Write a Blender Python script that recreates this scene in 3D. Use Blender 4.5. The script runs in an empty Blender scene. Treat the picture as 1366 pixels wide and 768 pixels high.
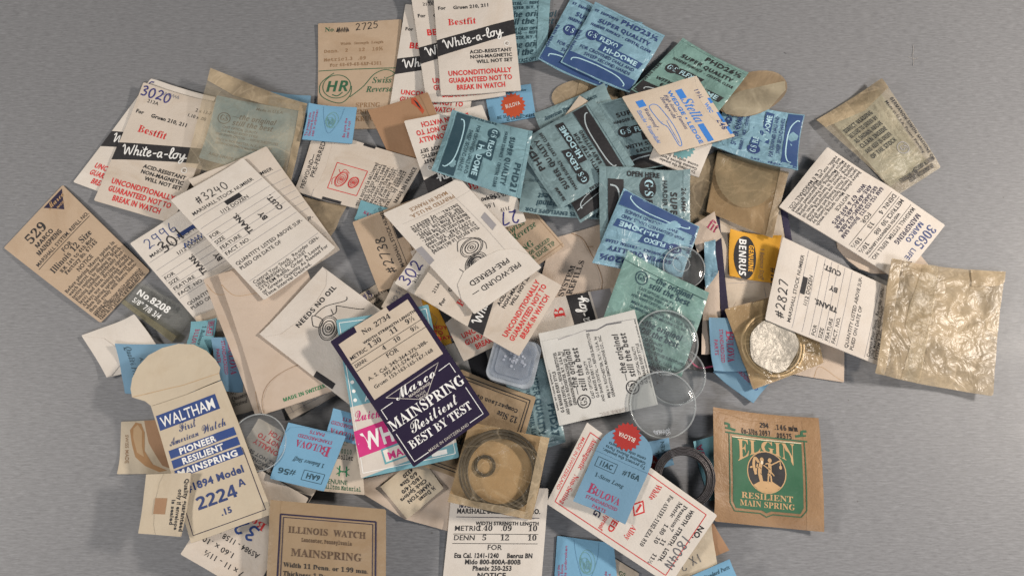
import bpy, bmesh, math, random
import numpy as np
from mathutils import Vector, noise

# ------------------------------------------------------------------ camera, light, exposure
sc = bpy.context.scene
COL = sc.collection
F = 1072.0; MMPX = 0.0005; D = F * MMPX; TILT = math.radians(17.0)
CT, ST = math.cos(TILT), math.sin(TILT)
CAM = np.array([0.0, -D * ST, D * CT])
cam = bpy.data.cameras.new('camera'); cam.sensor_width = 36; cam.lens = 36 * F / 1366
cam.clip_start = 0.01; cam.clip_end = 20
co = bpy.data.objects.new('camera', cam); co.location = CAM; co.rotation_euler = (TILT, 0, 0)
COL.objects.link(co); sc.camera = co
w = bpy.data.worlds.new('World'); sc.world = w; w.use_nodes = True
w.node_tree.nodes['Background'].inputs[0].default_value = (0.88, 0.95, 1.0, 1)
w.node_tree.nodes['Background'].inputs[1].default_value = 0.09
sc.view_settings.view_transform = 'Standard'; sc.view_settings.look = 'None'
sc.view_settings.exposure = 0.02; sc.view_settings.gamma = 1.0
def lamp(name, loc, target, power, sx, sy, col):
    l = bpy.data.lights.new(name, 'AREA'); l.shape = 'RECTANGLE'; l.size = sx; l.size_y = sy
    l.energy = power; l.color = col
    o = bpy.data.objects.new(name, l); o.location = loc
    o.rotation_euler = (Vector(target) - Vector(loc)).to_track_quat('-Z', 'Y').to_euler()
    COL.objects.link(o)
lamp('ceiling_lamp', (1.0, 0.12, 0.68), (0.25, -0.05, 0), 14.5, 0.18, 0.08, (1.0, 0.90, 0.80))
lamp('window_lamp', (-1.0, -0.10, 0.62), (-0.3, 0, 0), 7.6, 0.24, 0.16, (1.0, 0.92, 0.84))
lamp('room_lamp', (0.35, -1.0, 1.1), (0.1, -0.15, 0), 8.0, 0.5, 0.4, (0.97, 0.97, 1.0))
sc.cycles.transparent_max_bounces = 24; sc.cycles.max_bounces = 10
sc.cycles.caustics_reflective = False; sc.cycles.caustics_refractive = False

rnd = random.Random(7)
def ray(px, py):
    x = (px - 683) / F; y = -(py - 384) / F
    return np.array([x, y * CT + ST, y * ST - CT])
def at(px, py, z):                       # the point of the photograph's pixel at height z
    d = ray(px, py); return CAM + d * ((z - CAM[2]) / d[2])

# ------------------------------------------------------------------ materials
MATS = {}
def nodes(name):
    m = bpy.data.materials.new(name); m.use_nodes = True
    nt = m.node_tree; N = nt.nodes; L = nt.links
    return m, N, L, N['Principled BSDF']
def coords(N, L, obj=True):
    tc = N.new('ShaderNodeTexCoord'); oi = N.new('ShaderNodeObjectInfo')
    mul = N.new('ShaderNodeMath'); mul.operation = 'MULTIPLY'; mul.inputs[1].default_value = 37.0
    L.new(oi.outputs['Random'], mul.inputs[0])
    ad = N.new('ShaderNodeVectorMath'); ad.operation = 'ADD'
    L.new(tc.outputs['Object'], ad.inputs[0]); L.new(mul.outputs[0], ad.inputs[1])
    return ad.outputs[0]
def noise_n(N, L, vec, scale, detail=3, rough=0.55, dist=0.0):
    n = N.new('ShaderNodeTexNoise'); n.inputs['Scale'].default_value = scale
    n.inputs['Detail'].default_value = detail; n.inputs['Roughness'].default_value = rough
    n.inputs['Distortion'].default_value = dist
    L.new(vec, n.inputs['Vector']); return n.outputs['Fac']
def ramp(N, L, fac, a, b, ca=(0, 0, 0, 1), cb=(1, 1, 1, 1)):
    r = N.new('ShaderNodeValToRGB'); r.color_ramp.elements[0].position = a; r.color_ramp.elements[1].position = b
    r.color_ramp.elements[0].color = ca; r.color_ramp.elements[1].color = cb
    L.new(fac, r.inputs[0]); return r.outputs[0]
def mixc(N, L, fac, a, b):
    m = N.new('ShaderNodeMix'); m.data_type = 'RGBA'
    for s, v in ((0, fac), (6, a), (7, b)):
        if hasattr(v, 'node'): L.new(v, m.inputs[s])
        elif s == 0: m.inputs[0].default_value = v
        else: m.inputs[s].default_value = (*v, 1)
    return m.outputs[2]
def bump(N, L, P, h, strength, dist=0.001):
    b = N.new('ShaderNodeBump'); b.inputs['Strength'].default_value = min(1, strength); b.inputs['Distance'].default_value = dist * max(1, strength)
    L.new(h, b.inputs['Height']); L.new(b.outputs[0], P.inputs['Normal'])
def ridge(N, L, f):
    a = N.new('ShaderNodeMath'); a.operation = 'SUBTRACT'; a.inputs[1].default_value = 0.5; L.new(f, a.inputs[0])
    b = N.new('ShaderNodeMath'); b.operation = 'ABSOLUTE'; L.new(a.outputs[0], b.inputs[0]); return b.outputs[0]
def voron(N, L, vec, scale, feat='DISTANCE_TO_EDGE'):
    v = N.new('ShaderNodeTexVoronoi'); v.feature = feat; v.inputs['Scale'].default_value = scale
    L.new(vec, v.inputs['Vector']); return v.outputs['Distance']
def paper(key, c, stain=0.25, sc_=(0.62, 0.5, 0.36), rough=0.72, crease=0.42):
    if key in MATS: return MATS[key]
    m, N, L, P = nodes(key)
    v = coords(N, L)
    n1 = noise_n(N, L, v, 45, 5, 0.65); n2 = noise_n(N, L, v, 900, 3, 0.7); n3 = noise_n(N, L, v, 22, 4, 0.7, 1.2)
    base = mixc(N, L, ramp(N, L, n1, 0.3, 0.75), [x * 0.9 for x in c], c)
    st = N.new('ShaderNodeMath'); st.operation = 'MULTIPLY'; st.inputs[1].default_value = stain
    L.new(ramp(N, L, n3, 0.48, 0.78), st.inputs[0])
    base = mixc(N, L, st.outputs[0], base, [a * b for a, b in zip(c, sc_)])
    fib = N.new('ShaderNodeMath'); fib.operation = 'MULTIPLY'; fib.inputs[1].default_value = 0.25
    L.new(ramp(N, L, n2, 0.35, 0.7), fib.inputs[0])
    base = mixc(N, L, fib.outputs[0], base, [x * 0.86 for x in c])
    L.new(base, P.inputs['Base Color']); P.inputs['Roughness'].default_value = rough
    P.inputs['Specular IOR Level'].default_value = 0.25
    ad = N.new('ShaderNodeMath'); ad.operation = 'MULTIPLY_ADD'; ad.inputs[1].default_value = 0.12
    L.new(n2, ad.inputs[0]); L.new(n1, ad.inputs[2])
    bump(N, L, P, ad.outputs[0], crease, 0.002)
    MATS[key] = m; return m
def foil(key, c, rough=0.33, wr=0.8):                  # waxed, coated packet paper
    if key in MATS: return MATS[key]
    m, N, L, P = nodes(key)
    v = coords(N, L)
    n1 = noise_n(N, L, v, 45, 4, 0.6); n2 = noise_n(N, L, v, 55, 3, 0.5, 1.2); n4 = noise_n(N, L, v, 1100, 2)
    base = mixc(N, L, ramp(N, L, n1, 0.3, 0.72), [x * 0.72 for x in c], [min(1, x * 1.12) for x in c])
    rg = noise_n(N, L, v, 40, 3, 0.5, 1.4); ed = ramp(N, L, ridge(N, L, rg), 0.0, 0.022)
    iv = N.new('ShaderNodeMath'); iv.operation = 'MULTIPLY_ADD'; iv.inputs[1].default_value = -0.3; iv.inputs[2].default_value = 0.3
    L.new(ed, iv.inputs[0])
    base = mixc(N, L, iv.outputs[0], base, [min(1, x * 1.5 + 0.04) for x in c])
    f = N.new('ShaderNodeMath'); f.operation = 'MULTIPLY'; f.inputs[1].default_value = 0.35
    L.new(ramp(N, L, n4, 0.4, 0.65), f.inputs[0]); base = mixc(N, L, f.outputs[0], base, [x * 0.75 for x in c])
    L.new(base, P.inputs['Base Color']); P.inputs['Roughness'].default_value = rough
    bump(N, L, P, n2, wr, 0.004)
    MATS[key] = m; return m
def glassine(key, c, fac=0.6, rough=0.3, wr=0.7, lit=1.3, spec=0.3):
    if key in MATS: return MATS[key]
    m, N, L, P = nodes(key)
    v = coords(N, L)
    n1 = noise_n(N, L, v, 34, 4, 0.6, 0.8); n2 = noise_n(N, L, v, 30, 3, 0.5, 1.2)
    r1 = ridge(N, L, noise_n(N, L, v, 22, 2, 0.5, 1.2)); r2 = ridge(N, L, noise_n(N, L, v, 90, 3, 0.55, 1.0))
    e1 = ramp(N, L, r1, 0.0, 0.016, (1, 1, 1, 1), (0, 0, 0, 1)); e2 = ramp(N, L, r2, 0.0, 0.018, (1, 1, 1, 1), (0, 0, 0, 1))
    base = mixc(N, L, ramp(N, L, n1, 0.32, 0.68), [x * 0.66 for x in c], [min(1, x * lit) for x in c])
    ea = N.new('ShaderNodeMath'); ea.operation = 'MULTIPLY_ADD'; ea.inputs[1].default_value = 0.5; L.new(e2, ea.inputs[0]); L.new(e1, ea.inputs[2])
    eb = N.new('ShaderNodeMath'); eb.operation = 'MULTIPLY'; eb.inputs[1].default_value = 0.5 * min(1, wr); eb.use_clamp = True; L.new(ea.outputs[0], eb.inputs[0])
    base = mixc(N, L, eb.outputs[0], base, [min(1, x * 1.35 + 0.06) for x in c])
    L.new(base, P.inputs['Base Color']); P.inputs['Roughness'].default_value = rough
    P.inputs['Specular IOR Level'].default_value = spec
    mx = N.new('ShaderNodeMath'); mx.operation = 'MULTIPLY_ADD'; mx.inputs[1].default_value = 1.1; L.new(r1, mx.inputs[0]); L.new(n2, mx.inputs[2])
    m2 = N.new('ShaderNodeMath'); m2.operation = 'MULTIPLY_ADD'; m2.inputs[1].default_value = 0.55; L.new(r2, m2.inputs[0]); L.new(mx.outputs[0], m2.inputs[2])
    bump(N, L, P, m2.outputs[0], wr * 1.0, 0.0045)
    tr = N.new('ShaderNodeBsdfTransparent'); tr.inputs[0].default_value = (0.95, 0.915, 0.85, 1) if c[0] > c[2] * 1.3 else (0.9, 0.95, 0.97, 1)
    ms = N.new('ShaderNodeMixShader')
    fr = N.new('ShaderNodeMath'); fr.operation = 'MULTIPLY_ADD'; fr.inputs[1].default_value = 0.3; fr.inputs[2].default_value = fac - 0.15
    L.new(n1, fr.inputs[0])
    f3 = N.new('ShaderNodeMath'); f3.operation = 'MULTIPLY_ADD'; f3.inputs[1].default_value = 0.35; f3.use_clamp = True; L.new(eb.outputs[0], f3.inputs[0]); L.new(fr.outputs[0], f3.inputs[2])
    L.new(f3.outputs[0], ms.inputs[0])
    L.new(tr.outputs[0], ms.inputs[1]); L.new(P.outputs[0], ms.inputs[2])
    L.new(ms.outputs[0], N['Material Output'].inputs[0])
    MATS[key] = m; return m
def clear_plastic(key, tint=(0.97, 0.98, 0.98), haze=0.06, hz=(0.75, 0.78, 0.8), fres=0.6):
    if key in MATS: return MATS[key]
    m, N, L, P = nodes(key); v = coords(N, L)
    tr = N.new('ShaderNodeBsdfTransparent'); tr.inputs[0].default_value = (*tint, 1)
    gl = N.new('ShaderNodeBsdfGlossy'); gl.inputs['Roughness'].default_value = 0.06
    lw = N.new('ShaderNodeLayerWeight'); lw.inputs[0].default_value = 0.18
    P.inputs['Base Color'].default_value = (*hz, 1); P.inputs['Roughness'].default_value = 0.35
    m1 = N.new('ShaderNodeMixShader'); m2 = N.new('ShaderNodeMixShader')
    hn = N.new('ShaderNodeMath'); hn.operation = 'MULTIPLY'; hn.inputs[1].default_value = haze * 2
    L.new(noise_n(N, L, v, 90, 4), hn.inputs[0]); L.new(hn.outputs[0], m1.inputs[0])
    L.new(tr.outputs[0], m1.inputs[1]); L.new(P.outputs[0], m1.inputs[2])
    fm = N.new('ShaderNodeMath'); fm.operation = 'MULTIPLY'; fm.inputs[1].default_value = fres
    L.new(lw.outputs['Fresnel'], fm.inputs[0]); L.new(fm.outputs[0], m2.inputs[0])
    L.new(m1.outputs[0], m2.inputs[1]); L.new(gl.outputs[0], m2.inputs[2])
    L.new(m2.outputs[0], N['Material Output'].inputs[0])
    MATS[key] = m; return m
def metal(key, c, rough=0.35, metallic=0.9, wr=0.15):
    if key in MATS: return MATS[key]
    m, N, L, P = nodes(key); v = coords(N, L)
    n1 = noise_n(N, L, v, 300, 4)
    L.new(mixc(N, L, n1, [x * 0.6 for x in c], [min(1, x * 1.3) for x in c]), P.inputs['Base Color'])
    P.inputs['Metallic'].default_value = metallic; P.inputs['Roughness'].default_value = rough
    bump(N, L, P, n1, wr, 0.002); MATS[key] = m; return m
INK = dict(black=(.022, .021, .023), red=(.50, .03, .03), blue=(.02, .05, .18), marine=(.028, .062, .165), navy=(.02, .016, .042), green=(.02, .17, .07), pen=(.04, .038, .16),
           white=(.62, .58, .53), brown=(.25, .15, .08), grey=(.26, .25, .26), pencil=(.10, .10, .11), teal=(.10, .30, .34), gold=(.72, .36, .035),
           maroon=(.30, .035, .09), magenta=(.50, .03, .17), deep=(.022, .042, .14), cream=(.66, .54, .38), tan=(.44, .28, .14), faint=(.36, .42, .44),
           dteal=(.022, .055, .075), pale=(.34, .52, .58), sky=(.035, .17, .50), leaf=(.03, .105, .055), chalk=(.70, .70, .68), rust=(.42, .07, .03), lgrey=(.42, .39, .36), sepia=(.09, .055, .035), stain=(.34, .19, .085), wash=(.44, .30, .17), ice=(.62, .66, .70), lichen=(.13, .27, .27), seam=(.09, .2, .31), olive=(.25, .2, .12))
def ink(k):
    key = 'ink_' + k
    if key in MATS: return MATS[key]
    m, N, L, P = nodes(key); v = coords(N, L); c = INK[k]
    n = noise_n(N, L, v, 700, 3, 0.7); n2 = noise_n(N, L, v, 70, 4, 0.6)
    a = mixc(N, L, ramp(N, L, n2, 0.3, 0.8), c, [min(1, x * 1.25 + 0.012) for x in c])
    f = N.new('ShaderNodeMath'); f.operation = 'MULTIPLY'; f.inputs[1].default_value = 0.45
    L.new(ramp(N, L, n, 0.52, 0.78), f.inputs[0])
    L.new(mixc(N, L, f.outputs[0], a, [x * 0.8 + 0.05 for x in c]), P.inputs['Base Color'])
    P.inputs['Roughness'].default_value = 0.6; P.inputs['Specular IOR Level'].default_value = 0.25
    MATS[key] = m; return m

WHITE = lambda: paper('white_paper', (.63, .575, .515), 0.3)
WHITES = (WHITE, lambda: paper('aged_white_paper', (.60, .53, .455), 0.5), lambda: paper('bright_white_paper', (.66, .61, .55), 0.22))
CREAM = lambda: paper('cream_paper', (.57, .485, .39), 0.3)
IVORY = lambda: paper('ivory_paper', (.555, .475, .36), 0.35)
TAN = lambda: paper('tan_paper', (.48, .365, .26), 0.4)
PALE = lambda: paper('pale_tan_paper', (.55, .45, .365), 0.3)
KRAFT = lambda: paper('kraft_paper', (.33, .205, .112), 0.6, (.5, .42, .36), rough=0.42, crease=0.8)
CARAMEL = lambda: paper('caramel_paper', (.36, .215, .125), 0.3)
GOLDK = lambda: paper('manila_paper', (.33, .24, .15), 0.5, rough=0.42, crease=0.6)
SKY = lambda: paper('sky_blue_paper', (.175, .36, .52), 0.2, (.7, .8, .8))
SLATE = lambda: paper('slate_blue_paper', (.165, .30, .42), 0.2, (.7, .8, .8))
NAVY = lambda: paper('navy_paper', (.021, .014, .040), 0.2, (1.6, 1.6, 1.4), rough=0.5)
AQUA = lambda: paper('aqua_paper', (.17, .36, .42), 0.2, (.7, .8, .8))
GREYW = lambda: paper('grey_white_paper', (.58, .57, .54), 0.3, (.75, .72, .66))
YELLOW = lambda: paper('yellow_paper', (.66, .34, .04), 0.3)
PTEAL = lambda: foil('teal_packet', (.20, .34, .385))
PGREY = lambda: foil('grey_teal_packet', (.205, .30, .32))
PBLUE = lambda: foil('blue_packet', (.215, .37, .46))
PGREEN = lambda: foil('green_packet', (.19, .32, .29))
WAX = lambda: glassine('amber_glassine', (.41, .325, .215), 0.66, .32, .6)
WAXP = lambda: glassine('pale_glassine', (.47, .40, .285), 0.36, .34, .55)
WAXD = lambda: glassine('dull_glassine', (.34, .265, .175), 0.72, 0.45, 0.4)
WAXG = lambda: glassine('golden_glassine', (.42, .33, .21), 0.09, 0.2, 0.85, 1.4, .6)

# ------------------------------------------------------------------ lettering
MATH = {'s': (0x1d400, 0x1d41a, 0x1d7ce), 'si': (0x1d434, 0x1d44e, None), 'sb': (0x1d468, 0x1d482, 0x1d7ce), 'sc': (0x1d4d0, 0x1d4ea, None),
        'B': (0x1d5d4, 0x1d5ee, 0x1d7ec), 'bi': (0x1d63c, 0x1d656, 0x1d7ec), 'm': (0x1d670, 0x1d68a, 0x1d7f6), 'n': (0x1d5a0, 0x1d5ba, 0x1d7e2)}
OFFS = {'b': 0.034, 'r': 0.009, 'n': 0.012, 'B': 0.006, 'm': 0.02, 'si': 0.010}
def mp(font, ch):
    if font == 'n': return ch
    if font in MATH:
        up, lo, dg = MATH[font]
        if 'A' <= ch <= 'Z': return chr(up + ord(ch) - 65)
        if font == 'si' and ch == 'h': return '\u210e'
        if 'a' <= ch <= 'z': return chr(lo + ord(ch) - 97)
        if '0' <= ch <= '9' and dg: return chr(dg + ord(ch) - 48)
    return ch
GL = {}
def tmesh(s, off, res):
    c = bpy.data.curves.new('tmp', 'FONT'); c.body = s; c.size = 1; c.resolution_u = res; c.offset = off
    o = bpy.data.objects.new('tmp', c); m = bpy.data.meshes.new_from_object(o)
    v = np.array([(p.co.x, p.co.y) for p in m.vertices]).reshape(-1, 2); f = [tuple(p.vertices) for p in m.polygons]
    bpy.data.objects.remove(o); bpy.data.curves.remove(c); bpy.data.meshes.remove(m)
    return v, f
DOT = tmesh('|', 0, 1)[0][:, 0].max()
def glyph(font, ch):
    k = (font, ch)
    if k not in GL:
        if ch == ' ': GL[k] = (np.zeros((0, 2)), [], 0.30)
        else:
            q = mp(font, ch); off = OFFS.get(font, 0)
            v, f = tmesh(q, off, 1 if font in ('s', 'si', 'sb', 'sc', 'm') else 2)
            a = tmesh(q + '|', 0, 1)[0][:, 0].max() - DOT
            GL[k] = (v, f, a + off * 1.2)
    return GL[k]
CAP = {}
def cap(font):
    if font not in CAP: CAP[font] = glyph(font, 'H')[0][:, 1].max()
    return CAP[font]
HW = {'0': [[(.3, 0), (.08, .2), (.03, .6), (.2, .98), (.45, .85), (.55, .45), (.42, .08), (.3, 0)]],
      '1': [[(.35, 0), (.25, 1)]], '2': [[(.05, .2), (.25, 0), (.48, .15), (.4, .5), (.03, .98), (.3, .9), (.58, .97)]],
      '3': [[(.08, .12), (.35, 0), (.5, .2), (.22, .45), (.52, .62), (.4, .95), (.02, .92)]],
      '4': [[(.15, .02), (.04, .55), (.55, .5)], [(.42, .15), (.36, 1)]], '5': [[(.55, .02), (.18, .05), (.1, .42), (.4, .4), (.5, .72), (.28, 1), (0, .9)]],
      '6': [[(.4, 0), (.12, .45), (.1, .9), (.38, .95), (.48, .65), (.12, .65)]], '7': [[(.03, .08), (.55, .03), (.2, 1)]],
      '8': [[(.45, .1), (.15, .05), (.12, .35), (.45, .65), (.4, .98), (.06, .9), (.1, .6), (.48, .2), (.45, .1)]],
      '9': [[(.48, .15), (.15, .05), (.08, .45), (.45, .4), (.5, .05), (.42, 1)]],
      '#': [[(.22, .1), (.08, 1)], [(.48, .05), (.32, .95)], [(0, .42), (.58, .3)], [(-.04, .72), (.54, .6)]],
      'X': [[(0, 0), (.5, 1)], [(.5, 0), (0, 1)]], '-': [[(.05, .5), (.5, .48)]], 'N': [[(0, 1), (.08, 0), (.42, 1), (.5, 0)]], 'O': [[(.3, 0), (.05, .4), (.2, .98), (.5, .6), (.3, 0)]]}
SCRIPT = {'White-a-loy': (92, [[(0, -10), (2, -13), (3.4, -10), (5, -.5), (9, -10), (12, -.5), (16.5, -13)], [(20, -13), (18, 0)], [(18.4, -4), (21.5, -7), (23.4, -5.4), (22.6, -.6), (25, -1.5)],
    [(28, -7), (26.6, -1), (29, -.6)], [(28.6, -10.2), (29.2, -10.6)], [(33.4, -12), (31.2, -1.4), (34.4, -.4)], [(29.6, -8.2), (36, -8.8)], [(36.4, -3.4), (40.4, -5.2), (39.4, -7.2), (36.6, -5.4), (36.6, -1), (39, 0), (42, -2.4)],
    [(44, -4), (49, -4.6)], [(56, -6.6), (52, -6), (50.8, -2), (52.4, 0), (55.2, -3), (56.2, -6.6), (55.8, -1), (58, -.2)], [(60, -4), (65, -4.6)], [(66.6, -2), (71.6, -10), (71, -13), (68.8, -11), (68, -1.4), (70.4, 0), (72.6, -2)],
    [(77, -6.6), (73, -5), (73.4, -.6), (77, -1), (78.6, -5), (77, -6.6), (81, -6)], [(82.6, -6.6), (82.4, -1.6), (85, -1), (88.6, -6.6)], [(88.6, -6.6), (87, 2), (83.6, 5.6), (81.8, 3.6), (86, -.2), (92, -1.6)]])}
def smooth(pts, n=5, closed=False):
    P = [np.array(p, float) for p in pts]
    if len(P) < 3: return P
    out = []
    K = len(P)
    for i in range(K if closed else K - 1):
        if closed: p0, p1, p2, p3 = P[i - 1], P[i], P[(i + 1) % K], P[(i + 2) % K]
        else: p0, p1, p2, p3 = P[max(i - 1, 0)], P[i], P[i + 1], P[min(i + 2, K - 1)]
        for j in range(n):
            t = j / n
            out.append(0.5 * (2 * p1 + (p2 - p0) * t + (2 * p0 - 5 * p1 + 4 * p2 - p3) * t * t + (3 * p1 - p0 - 3 * p2 + p3) * t ** 3))
    if not closed: out.append(P[-1])
    return out

# ------------------------------------------------------------------ the pile: each piece settles on what lies below it
RES = 0.001; GX0, GY0 = -0.47, -0.33; GNX, GNY = 940, 660
HF = np.zeros((GNY, GNX))
def hsample(XY, r=2):
    ix = np.clip(((XY[..., 0] - GX0) / RES).round().astype(int), r, GNX - 1 - r)
    iy = np.clip(((XY[..., 1] - GY0) / RES).round().astype(int), r, GNY - 1 - r)
    h = np.zeros(ix.shape)
    for dx in range(-r, r + 1):
        for dy in range(-r, r + 1): h = np.maximum(h, HF[iy + dy, ix + dx])
    return h
def hput(XY, Z):
    ix = np.clip(((XY[..., 0] - GX0) / RES).round().astype(int), 0, GNX - 1).ravel()
    iy = np.clip(((XY[..., 1] - GY0) / RES).round().astype(int), 0, GNY - 1).ravel()
    np.maximum.at(HF, (iy, ix), Z.ravel())
def settle(XY, soft, grav):
    H = hsample(XY) + 0.00015
    c = XY.reshape(-1, 2).mean(0); x = XY[..., 0] - c[0]; y = XY[..., 1] - c[1]
    bx = by = 0.0; st = 0.08
    for lev in range(4):
        best = None
        for i in range(-3, 4):
            for j in range(-3, 4):
                b, d = bx + i * st / 3, by + j * st / 3
                a = (H - b * x - d * y).max()
                if best is None or a < best[0]: best = (a, b, d)
        a, bx, by = best; st /= 3
    z = a + bx * x + by * y
    for k in range(soft):
        p = np.pad(z, 1, mode='edge')
        z = np.maximum(0.5 * z + 0.125 * (p[:-2, 1:-1] + p[2:, 1:-1] + p[1:-1, :-2] + p[1:-1, 2:]) - grav, H)
    for k in range(3):
        p = np.pad(z, 1, mode='edge')
        z = np.maximum(0.25 * (p[:-2, 1:-1] + p[2:, 1:-1] + p[1:-1, :-2] + p[1:-1, 2:]), H - 0.00002)
    return z

def tag(o, label, cat, group=None):
    o['label'] = label; o['category'] = cat
    if group: o['group'] = group
class Geo:
    def __init__(s): s.v = []; s.f = []; s.m = []; s.sm = []; s.mats = []
    def mi(s, mat):
        if mat not in s.mats: s.mats.append(mat)
        return s.mats.index(mat)
    def add(s, V, Fs, mat, smooth=True):
        b = len(s.v); s.v.extend([tuple(p) for p in V]); k = s.mi(mat)
        for f in Fs: s.f.append(tuple(i + b for i in f)); s.m.append(k); s.sm.append(smooth)
    def build(s, name, origin, parent=None):
        me = bpy.data.meshes.new(name); O = np.array(origin)
        me.from_pydata((np.array(s.v) - O).tolist(), [], s.f)
        for m in s.mats: me.materials.append(m)
        me.polygons.foreach_set('material_index', s.m); me.polygons.foreach_set('use_smooth', s.sm); me.update()
        o = bpy.data.objects.new(name, me); COL.objects.link(o)
        if parent is not None: o.parent = parent
        else: o.location = O
        return o
def cut_poly(pts, step):                               # a filled outline split into a fine sheet
    bm = bmesh.new()
    f = bm.faces.new([bm.verts.new((p[0], p[1], 0)) for p in pts])
    xs = [p[0] for p in pts]; ys = [p[1] for p in pts]
    for ax, lo, hi in ((0, min(xs), max(xs)), (1, min(ys), max(ys))):
        n = int((hi - lo) / step)
        for i in range(1, n + 1):
            q = lo + (hi - lo) * i / (n + 1)
            no = (1, 0, 0) if ax == 0 else (0, 1, 0); pc = (q, 0, 0) if ax == 0 else (0, q, 0)
            bmesh.ops.bisect_plane(bm, geom=bm.verts[:] + bm.edges[:] + bm.faces[:], dist=1e-5, plane_co=pc, plane_no=no)
    big = [f for f in bm.faces if len(f.verts) > 4]
    if big: bmesh.ops.triangulate(bm, faces=big)
    bm.normal_update()
    for f in bm.faces:
        if f.normal.z > 0: f.normal_flip()           # y runs down the sheet, so this faces up in the world
    bm.verts.index_update()
    V = np.array([(v.co.x, v.co.y) for v in bm.verts]); Fs = [tuple(v.index for v in f.verts) for f in bm.faces]
    E = [(l.vert.index, l.link_loop_next.vert.index) for e in bm.edges if len(e.link_faces) == 1 for l in e.link_loops]
    bm.free(); return V, Fs, E

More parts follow.
